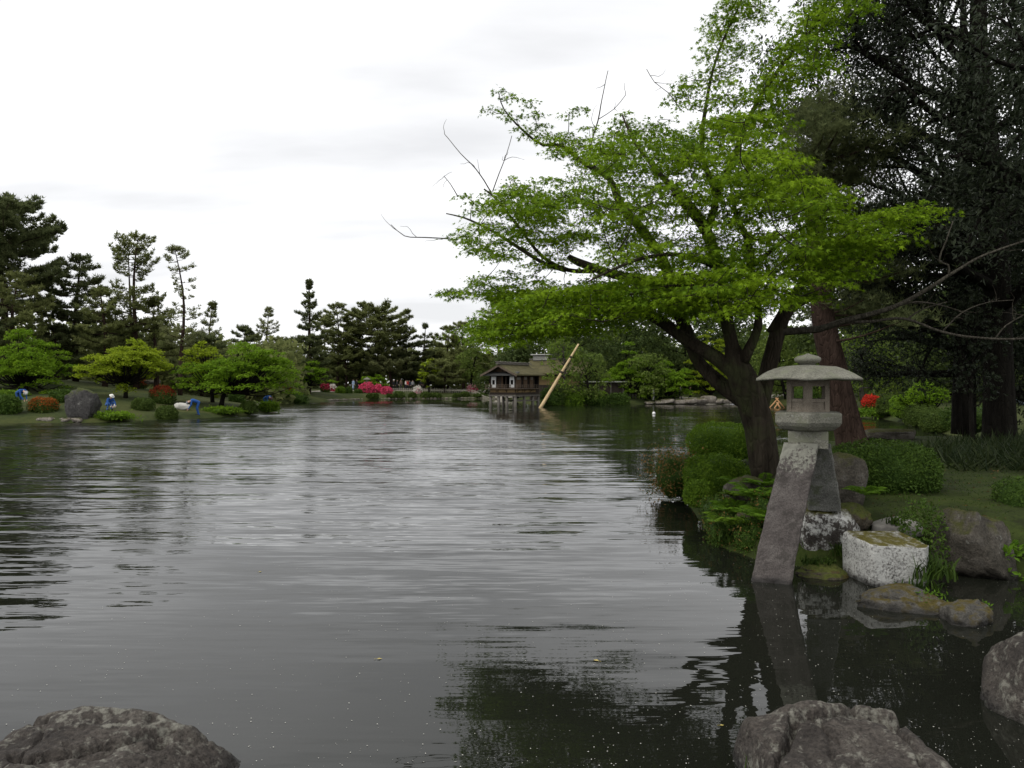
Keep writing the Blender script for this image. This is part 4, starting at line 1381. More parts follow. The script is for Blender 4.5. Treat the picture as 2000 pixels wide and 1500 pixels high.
    # leaf sprays
    core = [(1120, 335), (1180, 265), (1290, 225), (1370, 250), (1430, 200), (1500, 215), (1545, 330), (1655, 375), (1625, 425), (1590, 470), (1570, 540), (1520, 580), (1400, 610), (1250, 605), (1160, 640), (1060, 640),
            (960, 630), (1010, 560), (1130, 570), (1180, 480), (1100, 455), (1000, 420), (940, 385), (1010, 355)]
    low = [(905, 640), (960, 610), (1100, 560), (1250, 540), (1420, 520), (1530, 560), (1520, 600), (1380, 615), (1250, 610), (1150, 650), (1060, 650), (960, 680), (900, 655)]
    left = [(900, 375), (960, 370), (1040, 380), (1130, 450), (1080, 530), (1000, 510), (930, 490), (880, 455), (940, 440)]
    left2 = [(860, 570), (930, 580), (1000, 600), (1060, 570), (1120, 560), (1050, 540), (960, 525), (915, 545)]
    top = [(1290, 225), (1330, 165), (1370, 120), (1400, 40), (1430, -60), (1500, -80), (1490, 30), (1450, 110), (1430, 200)]
    top2 = [(1440, 220), (1490, 150), (1550, 50), (1620, -50), (1720, -70), (1690, 10), (1610, 90), (1600, 150), (1540, 210), (1545, 300), (1480, 260)]
    right = [(1600, 420), (1680, 420), (1830, 390), (1810, 430), (1720, 480), (1640, 560), (1560, 590), (1540, 520)]
    tl = [(1040, 270), (1100, 265), (1180, 300), (1190, 240), (1230, 215), (1260, 260), (1180, 340), (1120, 320)]
    cl = []

    def fill(poly, n, dd, size, front=0.5):
        poly = np.array(poly, float)
        lo, hi = poly.min(0), poly.max(0)
        got = 0
        while got < n:
            p = lo + r.random((n * 4, 2)) * (hi - lo)
            p = p[in_poly(p, poly)][:n - got]
            for q in p:
                D0 = np.interp(q[0], [880, 1150, 1450, 1650, 1830], [14.8, 13.7, 12.3, 11.7, 11.5])
                cl.append((q[0], q[1], D0 + r.normal() * dd - front * r.random(), size * r.uniform(.7, 1.25)))
            got += len(p)
    fill(core, 500, 0.85, 0.42, 1.6)
    fill(low, 205, 0.9, 0.45, 1.6)
    fill(left, 74, 0.5, 0.34)
    fill(left2, 36, 0.4, 0.34)
    fill(top, 52, 0.5, 0.30)
    fill(top2, 80, 0.5, 0.34)
    fill([(930, 625), (1000, 605), (1090, 620), (1085, 655), (1010, 672), (940, 660)], 26, 0.5, 0.34)
    fill(right, 80, 0.45, 0.36)
    fill(tl, 22, 0.4, 0.30)
    for px, py in [(978, 180), (1003, 190), (958, 214), (985, 222), (1008, 228), (1036, 200), (1048, 222), (1058, 243), (1110, 224), (1132, 213), (1018, 250), (1032, 262), (1092, 275), (1110, 262), (1128, 272), (1150, 250), (1100, 300),
                   (1066, 262), (1150, 285), (1175, 280), (1200, 262), (1215, 240), (868, 572), (892, 580), (915, 572), (940, 575), (965, 575), (905, 382), (925, 395), (1000, 350), (1028, 362), (900, 465), (925, 490), (1085, 470), (1100, 490)]:
        cl.append((px, py, np.interp(px, [860, 1250], [14.8, 13.3]) + r.normal() * .15, 0.20))
    nodes = [q[i, :3] for q in L_ for i in range(len(q))]
    nodes = np.array(nodes[14:])
    cw = np.array([P(a, b, c) - B for a, b, c, s in cl])
    order = np.argsort([np.min(np.linalg.norm(nodes - c, axis=1)) for c in cw])
    buf = np.zeros((len(nodes) + len(cw) * 8, 3)); buf[:len(nodes)] = nodes; nb = len(nodes)
    wgt = np.zeros(len(buf))
    PX = []
    for k in order:
        c = cw[k]; s = cl[k][3]
        d = np.linalg.norm(buf[:nb] - c, axis=1) + 0.8 * np.clip(buf[:nb, 2] - c[2], 0, None)
        j = int(np.argmin(d)); p0 = buf[j]
        v = c - p0; ln = np.linalg.norm(v)
        mid = p0 + v * 0.5 + np.array([0, 0, -0.10 * ln]) + r.normal(size=3) * 0.06 * ln
        q = smooth_path([p0, mid, c], max(0.08, ln / 6))
        tk.tube(q, np.linspace(0.006 + 0.006 * min(ln, 1.5), 0.0035, len(q)), 4, cap=False)
        m_ = min(7, len(q) - 1)
        idx = np.linspace(1, len(q) - 1, m_).astype(int)
        buf[nb:nb + m_] = q[idx]; nb += m_
        # the spray: a thin drooping plate of leaves, tips outward
        out = c[:2] - np.array([0.0, 0.0]); out = np.array([*unit(np.append(v[:2], 0.0))[:2], 0])
        n = int(44 + 250 * s * s * r.uniform(.8, 1.3))
        th = r.random(n) * 2 * PI; rho = np.sqrt(r.random(n)) * s * (1 + 0.25 * np.cos(th * 3 + k))
        off = np.column_stack([rho * np.cos(th), rho * np.sin(th), np.zeros(n)])
        along = off @ out
        off[:, 2] = -0.17 * rho * rho / s - 0.10 * along + r.normal(size=n) * 0.024
        pos = c + off
        # a few twiglets carry it
        for _ in range(4):
            a = r.random() * 2 * PI
            e = c + np.array([math.cos(a), math.sin(a), -.15]) * s * .8
            tk.tube(np.array([c, (c + e) / 2 + np.array([0, 0, .02]), e]), [0.0035, 0.003, 0.002], 3, cap=False)
        nrm = unit(np.array([0, 0, 1.0]) + r.normal(size=(n, 3)) * 0.38 + unit(off + 1e-6) * 0.15)
        ax = unit(off * 0.8 / s + r.normal(size=(n, 3)) * 0.55 + np.array([0, 0, -.35]))
        tint = np.clip(r.normal(.5, .22, n) + (r.random() - .5) * .6, 0, 1)
        lv.leaves(pos, ax, nrm, 0.060 * r.uniform(.6, 1.35, n), MAPLE_T, MAPLE_F, tint)
    tk.build('trunk', M['bark'], t)
    tag(lv.build('crown', M['maple'], t), kind='stuff')
    return t


main_maple()

# ------------------------------------------------------------------ near shrubs and plants
def at_bank(px, py, dz=0.0):
    h = hit(px, py, bank_height, 6.0, 40.0)
    return (h[0], h[1], h[2] + dz)


shrub('clipped_shrub', 'clipped green dome shrub, taller one just left of the maple trunk', 'shrub', tuple(P(1410, 868, 15.8)), (0.70, 0.80, 0.44), 10000, 0.046, [M['clip']], 101, bumps=.07)
shrub('clipped_shrub', 'clipped two lobed green shrub low at the waterline left of the maple', 'shrub', tuple(P(1402, 937, 13.5)), (0.56, 0.50, 0.45), 10000, 0.046, [M['clip']], 102, bumps=.22)
shrub('clipped_shrub', 'small clipped green dome shrub lowest at the waterline left of the ferns', 'shrub', tuple(P(1366, 968, 12.7)), (0.25, 0.28, 0.24), 4500, 0.044, [M['clip']], 111, bumps=.12)
for q_, rd_, sd_2, lb_ in [((3.10, 11.05, 0.18), (.26, .30, .26), 121, 'dark mossy cushion plant at the waterline below the ferns'), ((3.28, 10.55, 0.20), (.28, .30, .28), 122, 'dark mossy cushion plant close against the lower lantern leg'),
                           ((3.22, 11.75, 0.30), (.26, .32, .26), 123, 'mossy cushion plant between the ferns and the lowest green dome'), ((3.75, 10.9, 0.50), (.32, .30, .26), 124, 'mossy cushion plant behind the lantern leg')]:
    shrub('cushion_plant', lb_, 'plant', q_, rd_, 2600, 0.040, [M['clip_dark'], M['bronze']], sd_2, top_mat=lambda h: .10 + 0 * h, bumps=.35, spike=.35, jitter=.9)
shrub('bronze_shrub', 'loose shrub with bronze and green new leaves hanging over the water', 'shrub', tuple(P(1322, 930, 15.4)), (0.45, 0.6, 0.46), 3200, 0.055, [M['clip_dark'], M['bronze']], 103, top_mat=lambda h: 0.62 + 0 * h, bumps=.3, spike=.9, jitter=.9)
shrub('clipped_shrub', 'broad clipped green mound shrub right of the lantern', 'shrub', (5.72, 11.9, 0.92), (0.88, 0.75, 0.50), 15000, 0.046, [M['clip_dark']], 104, bumps=.10)
shrub('clipped_shrub', 'dark clipped shrub on the lawn at the far right corner of the bank', 'shrub', tuple(P(2010, 990, 10.6)), (0.46, 0.45, 0.42), 6500, 0.034, [M['clip_dark']], 105)
shrub('leafy_shrub', 'small loose leafy shrub between the square block and the large dark rock', 'shrub', (4.98, 9.35, 0.42), (0.24, 0.24, 0.42), 1100, 0.050, [M['clip_dark']], 106, bumps=.3, spike=.5, core=False, jitter=.9)
shrub('leafy_shrub', 'small bright leafy plant at the waterline right of the large dark rock', 'plant', (5.98, 9.15, 0.16), (0.24, 0.2, 0.24), 160, 0.085, [M['fern']], 107, bumps=.3, core=False, jitter=.9)
shrub('leafy_shrub', 'low weeds with pale green leaves on the flat layered rock', 'plant', (4.28, 7.85, 0.12), (0.16, 0.08, 0.06), 60, 0.042, [M['fern']], 108, bumps=.3, core=False, jitter=.9)
shrub('leafy_shrub', 'tiny leafy plant at the outer tip of the layered rock', 'plant', (4.66, 7.60, 0.08), (0.08, 0.08, 0.07), 40, 0.042, [M['fern']], 109, bumps=.3, core=False, jitter=.9)
shrub('leafy_shrub', 'tiny weed on the mossy hummock beside the lantern leg', 'plant', (3.75, 9.28, 0.13), (0.12, 0.1, 0.08), 130, 0.035, [M['grass']], 110, bumps=.3, core=False, jitter=.9)


def fern(label, loc, n, ln, seed, mat='fern', group=None, rise=0.58):
    r = np.random.default_rng(seed)
    t = thing('fern', label, 'fern', loc, 0, group)
    for i in range(n):
        a = 2 * PI * i / n + r.uniform(-.3, .3)
        Lf = ln * r.uniform(.7, 1.1)
        s = np.linspace(0, 1, 9)
        el = rise * r.uniform(.6, 1.2)
        pts = np.column_stack([np.cos(a) * Lf * s * 0.9, np.sin(a) * Lf * s * 0.9, Lf * (1.5 * el * s - 1.05 * el * s ** 2.2)])
        mb = MB()
        mb.tube(pts, np.linspace(0.003, 0.001, 9), 3, cap=False, tint=0.2)
        k = 20
        q = np.linspace(.12, 1, k)
        c = np.column_stack([np.interp(q, s, pts[:, j]) for j in range(3)])
        side = np.array([-math.sin(a), math.cos(a), 0.0])
        wid = Lf * 0.22 * np.sin(np.clip(q * 1.05, 0, 1) * PI) ** 0.7 + 0.01
        for sg in (-1, 1):
            ax = np.tile(side * sg, (k, 1)) + np.array([math.cos(a), math.sin(a), 0]) * 0.35 + np.array([0, 0, -.15])
            nrm = np.tile(np.array([0, 0, 1.0]), (k, 1)) + r.normal(size=(k, 3)) * .15
            mb.leaves(c, ax, nrm, wid, LEAF_T * np.array([1, .55, 1]), LEAF_F, r.random(k))
        mb.build('frond', M[mat], t)
    return t


fz = lambda x, y: (x, y, max(0.05, bz(x, y)) + 0.02)
fern('bright fern leaning over the water at the left edge of the mossy slope', (3.24, 11.3, 0.40), 13, 0.46, 1)
fern('bright fern in the middle of the slope below the maple trunk', (3.55, 11.2, 0.62), 15, 0.52, 2)
fern('fern at the foot of the maple trunk', (3.84, 11.75, 0.72), 14, 0.55, 3)
fern('fern low on the slope against the lantern leg', (3.42, 10.3, 0.46), 14, 0.50, 4)
fern('small pale green fern right of the back leg of the lantern', (4.62, 10.05, 0.84), 9, 0.36, 5)
fern('fern between the maple trunk and the two lobed clipped shrub', (3.66, 12.3, 0.66), 12, 0.42, 6)
fern('darker fern hanging over the waterline left of the lantern leg', (3.02, 10.75, 0.30), 14, 0.50, 7, 'clip')
fern('dark fern beside the brown flat topped rock', (3.45, 11.8, 0.56), 13, 0.40, 8, 'clip')


def tuft(label, loc, n, ln, seed, spread=0.12, mat='grass', name='grass_tuft', width=0.012):
    r = np.random.default_rng(seed)
    mb = MB()
    for i in range(n):
        a = r.random() * 2 * PI
        b = np.array([math.cos(a), math.sin(a), 0])
        p0 = np.array([r.normal() * spread, r.normal() * spread * .7, 0])
        Lg = ln * r.uniform(.5, 1.1); lean = r.uniform(.2, .9)
        s = np.linspace(0, 1, 5)
        c = p0 + b * (Lg * lean * s ** 1.6)[:, None] + np.array([0, 0, 1]) * (Lg * (s - 0.45 * lean * s ** 2.4))[:, None]
        side = np.array([-b[1], b[0], 0]) * width
        w = (1 - s ** 1.5)[:, None]
        V = np.vstack([c - side * w, c + side * w])
        F = [[j, j + 1, 5 + j + 1, 5 + j] for j in range(4)]
        mb.add(V, F, r.random())
    t = thing(name, label, 'grass', loc)
    tag(mb.build('blades', M[mat], t), kind='stuff')
    return t


tuft('long grass tuft hanging at the right foot of the square block', (4.72, 8.75, 0.10), 150, 0.34, 1, 0.13)
tuft('grass tuft between the white lichened rock and the square block', (4.22, 9.62, 0.16), 120, 0.28, 2, 0.12)
tuft('short grass tuft on the inner end of the flat layered rock', (4.35, 8.15, 0.12), 50, 0.16, 3, 0.08)
tuft('few grass blades on top of the grey stone slab', (4.85, 9.75, 0.52), 30, 0.18, 4, 0.05)
tuft('grass tuft on the mossy hummock beside the lantern leg', (3.72, 9.35, 0.10), 60, 0.14, 5, 0.10)
tuft('grass tuft at the lower left of the purplish boulder', (1.42, 4.42, 0.05), 36, 0.12, 6, 0.03, width=0.004)
tuft('grass tuft at the waterline below the ferns', (3.15, 10.75, 0.12), 130, 0.26, 7, 0.16)
tuft('grass tuft by the two lobed shrub beside the brown rock', (3.42, 13.3, 0.45), 110, 0.26, 8, 0.16)

# lawn blades (nobody could count them)
def blades(name, label, n, region, hf, ln, mat, seed, width=0.006, lean=0.6):
    r = np.random.default_rng(seed)
    poly = np.array(region, float)
    lo, hi = poly.min(0), poly.max(0)
    p = lo + r.random((n * 3, 2)) * (hi - lo)
    p = p[in_poly(p, poly)][:n]; n = len(p)
    z = hf(p)
    k = z > 0.03
    p, z = p[k], z[k]; n = len(p)
    pos = np.column_stack([p, z - 0.01])
    ax = unit(np.column_stack([r.normal(size=(n, 2)) * lean, np.ones(n)]))
    nrm = unit(np.column_stack([r.normal(size=(n, 2)), np.full(n, .2)]))
    T = np.array([(0, -.5, 0), (0, .5, 0), (.6, .3, .04), (1, 0, .14), (.6, -.3, .04)]) * np.array([1, width / ln * 2, 1])
    F = np.array([[0, 1, 2], [0, 2, 4], [4, 2, 3]])
    mb = MB(); mb.leaves(pos, ax, nrm, ln * r.uniform(.5, 1.3, n), T, F)
    o = mb.build(name, M[mat])
    return tag(o, label, 'grass', kind='stuff')


blades('lawn_grass', 'short mossy grass of the near bank', 24000, [(2.8, 9.6), (9, 9.0), (14, 12), (14, 20), (6, 22), (3, 17)], bank_height, 0.045, 'grass', 5, 0.006, 0.9)
blades('bamboo_grass', 'dark bamboo grass under the big trees', 9000, [(8.0, 14.0), (9.0, 17.5), (12.5, 20), (20, 21), (20, 13.5), (12, 13), (9.2, 13.4)], bank_height, 0.42, 'sasa', 6, 0.016, 0.9)
blades('water_edge_weeds', 'weeds along the waterline of the near bank', 5000, [(2.8, 10.5), (3.3, 10.0), (6.8, 8.6), (9, 7.8), (9, 8.6), (6.8, 9.4), (4, 10.2), (3.2, 11), (3.7, 14), (3.7, 17), (3.2, 17), (2.9, 12)], bank_height, 0.16, 'grass', 7, 0.006, 0.7)

blades('fallen_leaves', 'brown fallen leaves lying about on the near bank', 2600, [(3.2, 9.9), (9, 9.2), (13, 12), (13, 18), (6, 20), (3.4, 15)], bank_height, 0.05, 'litter', 9, 0.016, 6.0)
# leaning pine behind the lantern
t = thing('pine_tree', 'leaning reddish pine trunk close behind the stone lantern', 'pine tree', tuple(P(1664, 868, 19.0)))
B_ = P(1664, 868, 19.0)
q = smooth_path(np.array([np.concatenate([P(a, b, c) - B_, [w / FL * c]]) for a, b, c, w in
                          [(1668, 885, 19, 34), (1660, 850, 19, 28), (1642, 780, 19, 26), (1624, 700, 19, 24), (1610, 640, 19, 22), (1602, 560, 19, 20), (1596, 480, 19, 19), (1590, 400, 19.1, 15), (1592, 320, 19.2, 11), (1600, 240, 19.2, 7), (1604, 190, 19.2, 3)]]), 0.3)
tk = MB(); tk.tube(q[:, :3], q[:, 3], 14)
r = np.random.default_rng(9)
pos = []
for px, py, L_, n in [(1610, 210, 1.0, 5), (1585, 260, 1.2, 6), (1625, 270, 1.2, 6), (1580, 310, 1.2, 6), (1640, 330, 1.5, 7), (1570, 360, 1.2, 6), (1660, 400, 1.7, 7), (1690, 440, 1.7, 6), (1540, 380, 1.1, 4), (1640, 500, 1.4, 5), (1700, 540, 1.5, 5), (1560, 300, .9, 4), (1665, 300, 1.2, 5), (1660, 600, 1.5, 5), (1720, 610, 1.6, 5)]:
    for k in range(n):
        c = P(px, py, 19.2) - B_ + r.normal(size=3) * np.array([.35, .7, .22])
        i = int(np.argmin(np.abs(q[:, 2] - (c[2] - .25))))
        bp = smooth_path([q[i, :3], (q[i, :3] + c) / 2 + np.array([0, 0, -.08]), c], .3)
        tk.tube(bp, np.linspace(.035, .012, len(bp)), 5, cap=False)
        m_ = 80
        pos.append(c + r.normal(size=(m_, 3)) * np.array([.36, .36, .12]))
pos = np.vstack(pos); n = len(pos)
nrm = unit(np.array([0, 0, 1.0]) + r.normal(size=(n, 3)) * .4)
cr = MB(); cr.leaves(pos, np.cross(nrm, r.normal(size=(n, 3))), nrm, .19 * r.uniform(.7, 1.3, n), *tuft_template(8, .6, .05, 4))
tk.build('trunk', M['bark_pine'], t); tag(cr.build('crown', M['pine_dark'], t), kind='stuff')

# big dark evergreens on the right
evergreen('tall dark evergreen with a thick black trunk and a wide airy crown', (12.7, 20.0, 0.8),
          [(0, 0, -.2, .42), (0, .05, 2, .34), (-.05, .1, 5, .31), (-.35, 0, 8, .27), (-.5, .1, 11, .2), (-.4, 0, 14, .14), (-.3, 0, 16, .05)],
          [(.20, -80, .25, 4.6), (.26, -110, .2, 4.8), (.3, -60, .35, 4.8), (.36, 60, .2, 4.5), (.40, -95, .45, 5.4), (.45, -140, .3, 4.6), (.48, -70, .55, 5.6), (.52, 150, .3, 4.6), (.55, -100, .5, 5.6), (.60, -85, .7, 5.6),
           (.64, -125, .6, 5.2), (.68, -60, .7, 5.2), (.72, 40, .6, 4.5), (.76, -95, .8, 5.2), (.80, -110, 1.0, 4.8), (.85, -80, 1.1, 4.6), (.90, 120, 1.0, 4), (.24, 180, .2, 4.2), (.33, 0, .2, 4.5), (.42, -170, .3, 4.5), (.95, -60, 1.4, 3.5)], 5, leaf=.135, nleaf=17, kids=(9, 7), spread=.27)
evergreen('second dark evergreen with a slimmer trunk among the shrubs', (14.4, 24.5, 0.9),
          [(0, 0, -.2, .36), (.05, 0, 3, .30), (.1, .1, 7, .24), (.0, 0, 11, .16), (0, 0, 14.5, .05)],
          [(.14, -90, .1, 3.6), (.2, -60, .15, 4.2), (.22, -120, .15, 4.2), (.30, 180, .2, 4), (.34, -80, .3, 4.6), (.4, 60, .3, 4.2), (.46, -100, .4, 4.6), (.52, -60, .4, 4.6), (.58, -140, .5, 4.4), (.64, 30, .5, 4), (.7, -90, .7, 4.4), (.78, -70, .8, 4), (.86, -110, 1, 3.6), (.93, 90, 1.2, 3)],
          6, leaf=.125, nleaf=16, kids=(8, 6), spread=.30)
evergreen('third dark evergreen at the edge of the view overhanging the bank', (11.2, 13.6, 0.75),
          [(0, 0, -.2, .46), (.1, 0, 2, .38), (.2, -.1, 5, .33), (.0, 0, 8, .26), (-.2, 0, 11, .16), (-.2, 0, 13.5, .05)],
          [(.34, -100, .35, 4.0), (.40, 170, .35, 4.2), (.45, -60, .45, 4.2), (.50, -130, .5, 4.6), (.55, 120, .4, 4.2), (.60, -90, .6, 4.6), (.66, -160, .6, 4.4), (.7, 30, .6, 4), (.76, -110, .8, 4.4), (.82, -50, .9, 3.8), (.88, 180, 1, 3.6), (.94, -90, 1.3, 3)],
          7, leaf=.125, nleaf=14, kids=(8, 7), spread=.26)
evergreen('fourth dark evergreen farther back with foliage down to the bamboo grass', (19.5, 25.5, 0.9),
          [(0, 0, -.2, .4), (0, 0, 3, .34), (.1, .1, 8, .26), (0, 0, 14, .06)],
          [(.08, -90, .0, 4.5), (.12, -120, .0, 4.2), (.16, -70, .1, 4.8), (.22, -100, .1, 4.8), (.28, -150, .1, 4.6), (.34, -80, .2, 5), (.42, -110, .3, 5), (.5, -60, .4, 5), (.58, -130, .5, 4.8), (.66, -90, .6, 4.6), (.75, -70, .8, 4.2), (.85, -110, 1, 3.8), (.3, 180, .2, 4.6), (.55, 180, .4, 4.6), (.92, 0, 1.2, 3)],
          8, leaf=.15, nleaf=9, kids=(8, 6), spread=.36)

# ------------------------------------------------------------------ trees of the island
IG, FG, RG = 'trees on the left island', 'trees along the far shore', 'trees on the right shore'
pine('huge dark spreading pine at the left edge, tallest tree of the island', 10, 67, 402, 151, umbrella, 0.36, 15, 5, 1, 'pine_dark', 0.16, 0.40, group=IG, tuft=.42, dens=15, droop=.10, wob=.4)
pine('brownish green pine below the huge dark spreading pine', 28, 62, 538, 85, dome, 0.28, 10, 5, 2, 'pine', 0.1, 0.25, group=IG, tuft=.36, dens=16)
pine('dense dark pine between the huge spreading pine and the double trunked pine', 148, 72, 500, 78, dome, 0.14, 17, 6, 3, 'pine_dark', 0.08, 0.3, group=IG, tuft=.40, dens=15)
pine('tall open pine with two reddish trunks', 266, 66, 463, 94, openp, 0.36, 12, 5, 14, 'pine', 0.24, 0.27, group=IG, fork=(.2, .90, -1.0, .6), tuft=.36, dens=11)
pine('slim tall pine with a slightly crooked trunk right of the double trunked pine', 352, 64, 487, 61, openp, 0.30, 13, 4, 5, 'pine_pale', 0.22, 0.21, group=IG, tuft=.32, dens=10, wob=.45)
pine('dense low pine in front of the double trunked pine', 205, 64, 566, 66, dome, 0.15, 11, 5, 6, 'pine', 0.08, 0.25, group=IG, tuft=.36, dens=15)
pine('dense low pine between the double trunked and the slim pine', 305, 67, 590, 61, dome, 0.15, 10, 5, 7, 'pine', 0.08, 0.25, group=IG, tuft=.36, dens=15)
pine('cone shaped pine right behind the slim crooked pine', 412, 76, 593, 54, conic, 0.12, 11, 5, 8, 'pine', 0.1, 0.22, group=IG, tuft=.36, dens=13)
pine('small dark pine low at the left edge behind the green maple', -30, 60, 600, 71, dome, 0.15, 9, 5, 9, 'pine_dark', 0.1, 0.25, group=IG, tuft=.36, dens=14)
pine('dark pine filling the gap behind the yellow green maple', 236, 74, 640, 78, dome, 0.06, 9, 6, 10, 'pine_dark', 0.05, 0.25, group=IG, tuft=.42, dens=15)
pine('dark low pine behind the rightmost island maple', 395, 72, 655, 71, dome, 0.05, 8, 6, 11, 'pine_dark', 0.05, 0.22, group=IG, tuft=.42, dens=15)
pine('dark low pine behind the standing stone', 110, 70, 640, 71, dome, 0.05, 8, 6, 12, 'pine_dark', 0.05, 0.22, group=IG, tuft=.42, dens=15)

far_maple('bright green maple at the left end of the island', 55, 56, 640, 742, 105, 1, 'maple_green', 50, npads=60, group=IG, tr=.2)
far_maple('yellow green maple in the middle of the island above the red shrubs', 255, 55, 657, 738, 92, 2, 'maple_yellow', 245, npads=64, group=IG, dens=56)
far_maple('wide yellow green maple at the right end of the island', 478, 58, 668, 752, 118, 3, 'maple_green', 432, npads=66, group=IG, tr=.2, dens=40)
far_maple('small yellow green maple joined to the wide maple on its left side', 400, 60, 662, 742, 52, 4, 'maple_yellow', 415, npads=34, group=IG, dens=54)

# ------------------------------------------------------------------ far shore trees
pine('pale roundish pine standing alone in the dip of the skyline', 522, 112, 602, 48, conic, 0.30, 10, 5, 21, 'pine_pale', 0.25, 0.26, group=FG, tuft=.45, dens=8)
pine('small dark pine left of the pale lone pine', 474, 110, 640, 45, dome, 0.1, 11, 5, 22, 'pine_dark', 0.1, 0.24, group=FG, tuft=.5, dens=10)
pine('tall conical dark pine with clear storeys of branches and a straight trunk', 603, 106, 549, 58, lambda t: conic(t) * (0.8 + .2 * math.sin(t * 60)), 0.14, 22, 7, 23, 'pine_dark', -0.02, 0.36, group=FG, tuft=.46, dens=9, droop=.2, wob=.15)
pine('rounded tall pine right of the tall conical pine', 660, 133, 597, 61, dome, 0.25, 13, 5, 24, 'pine', 0.12, 0.32, group=FG, tuft=.5, dens=9)
pine('broad spreading pine with a wide level top', 738, 134, 602, 87, umbrella, 0.3, 13, 5, 25, 'pine', 0.14, 0.36, group=FG, tuft=.5, dens=9)
pine('low rounded pine in front of the rounded tall pine', 676, 132, 668, 55, dome, 0.3, 9, 5, 26, 'pine', 0.06, 0.26, group=FG, tuft=.46, dens=10)
pine('low pine with a leaning trunk behind the visitors', 764, 133, 672, 58, dome, 0.35, 8, 5, 27, 'pine_pale', 0.06, 0.3, group=FG, tuft=.5, dens=10, lean=(-.8, 0))
pine('pointed small pine on the skyline right of the broad spreading pine', 828, 136, 635, 45, conic, 0.1, 11, 5, 28, 'pine_dark', 0.1, 0.28, group=FG, tuft=.5, dens=9)
pine('dark pine between the tall conical and the pale lone pine', 566, 110, 664, 48, dome, 0.05, 8, 6, 29, 'pine_dark', 0.05, 0.26, group=FG, tuft=.5, dens=10)
pine('dark pine between the broad pine and the pointed small pine', 792, 137, 640, 53, dome, 0.06, 9, 6, 30, 'pine_dark', 0.08, 0.26, group=FG, tuft=.5, dens=10)
pine('low trained pine reaching over the fence left of the tea house', 868, 123, 705, 58, dome, 0.2, 7, 6, 31, 'pine', 0.03, 0.22, group=FG, tuft=.42, dens=13)
pine('tall loose pine on the skyline just left of the maple tips', 905, 134, 632, 61, openp, 0.15, 11, 5, 32, 'pine', 0.15, 0.3, group=FG, tuft=.5, dens=8)
pine('dense pine closing the gap between the tall conical and the rounded tall pine', 632, 138, 618, 56, dome, 0.04, 10, 6, 36, 'pine', 0.08, 0.26, group=FG, tuft=.5, dens=10)
pine('dense pine closing the gap right of the rounded tall pine', 702, 138, 612, 58, dome, 0.04, 10, 6, 37, 'pine', 0.08, 0.26, group=FG, tuft=.5, dens=10)
pine('far low pine under the pale lone pine', 500, 132, 656, 56, dome, 0.04, 8, 6, 38, 'pine', 0.08, 0.26, group=FG, tuft=.5, dens=10)
pine('far low pine left of the tall conical pine', 546, 134, 660, 46, dome, 0.04, 8, 6, 39, 'pine', 0.08, 0.26, group=FG, tuft=.5, dens=10)
pine('far dense pine behind the low trained pine', 875, 138, 640, 52, dome, 0.04, 9, 6, 40, 'pine', 0.08, 0.26, group=FG, tuft=.5, dens=10)
pine('dark pine under the pointed small pine', 846, 138, 690, 53, dome, 0.05, 7, 6, 33, 'pine_dark', 0.05, 0.24, group=FG, tuft=.5, dens=10)
pine('high pine behind the tea house seen through the maple', 975, 124, 585, 69, openp, 0.2, 12, 5, 34, 'pine', 0.2, 0.32, group=FG, tuft=.5, dens=8)
far_maple('small green maple at the foot of the tall conical pine', 612, 104, 700, 745, 44, 11, 'maple_green', 600, npads=30, size=.22, group=FG, dens=40)
far_maple('small bright maple behind the pink azaleas', 732, 128, 727, 757, 34, 12, 'maple_green', 730, npads=26, size=.24, group=FG, dens=36)
far_maple('small light maple left of the low trained pine', 838, 122, 700, 745, 26, 13, 'maple_yellow', 838, npads=20, size=.24, group=FG, dens=30)
broadleaf('dark rounded tree directly behind the tea house roof', 1012, 105, 668, 62, seed=41, mat='broad_dark', group=FG, size=.40, per=7, nl=18)
broadleaf('green rounded tree between the fence and the tea house', 925, 124, 660, 44, seed=42, mat='broad', group=FG, size=.44, per=6, nl=16)
broadleaf('bushy green tree touching the left wall of the tea house', 952, 121, 725, 30, seed=43, mat='broad_dark', group=FG, size=.36, per=8, nl=12, c0=.05)
broadleaf('olive green tree in front of the tea house annex', 1098, 82.6, 640, 46, seed=44, mat='broad_light', group=RG, size=.28, per=9, nl=20, c0=.1, bark='bark_grey')
broadleaf('low dark shrub tree at the foot of the leaning pole', 1092, 82.4, 752, 34, seed=45, mat='broad_dark', group=RG, size=.24, per=12, nl=12, c0=.02, tr=.1)
broadleaf('grey green tree over the water right of the leaning pole', 1150, 83.2, 690, 52, seed=46, mat='broad', group=RG, size=.30, per=8, nl=18, c0=.08)
broadleaf('dark tree above the annex behind the leaning pole', 1130, 92, 600, 72, seed=47, mat='broad_dark', group=RG, size=.42, per=6, nl=20, c0=.1)
broadleaf('tall pale green tree behind the maple crown', 1060, 108, 560, 80, seed=48, mat='broad', group=RG, size=.5, per=5, nl=20, c0=.2)
broadleaf('dark tree over the path under the big maple limb', 1220, 97, 585, 84, seed=49, mat='broad_dark', group=RG, size=.42, per=6, nl=22, c0=.12)
broadleaf('mid green tree left of the two walkers in dark suits', 1262, 88, 690, 52, seed=50, mat='broad', group=RG, size=.32, per=8, nl=16, c0=.06)
broadleaf('dark tall tree above the two walkers in dark suits', 1330, 100, 560, 92, seed=51, mat='broad_dark', group=RG, size=.44, per=6, nl=22, c0=.12)
broadleaf('dark tree behind the trunk of the big maple', 1420, 99, 600, 86, seed=52, mat='broad_dark', group=RG, size=.42, per=6, nl=22, c0=.06)
far_maple('low bright green maple above the stone bank', 1298, 90, 702, 772, 68, 14, 'maple_green', 1300, npads=58, size=.19, group=RG, dens=50)
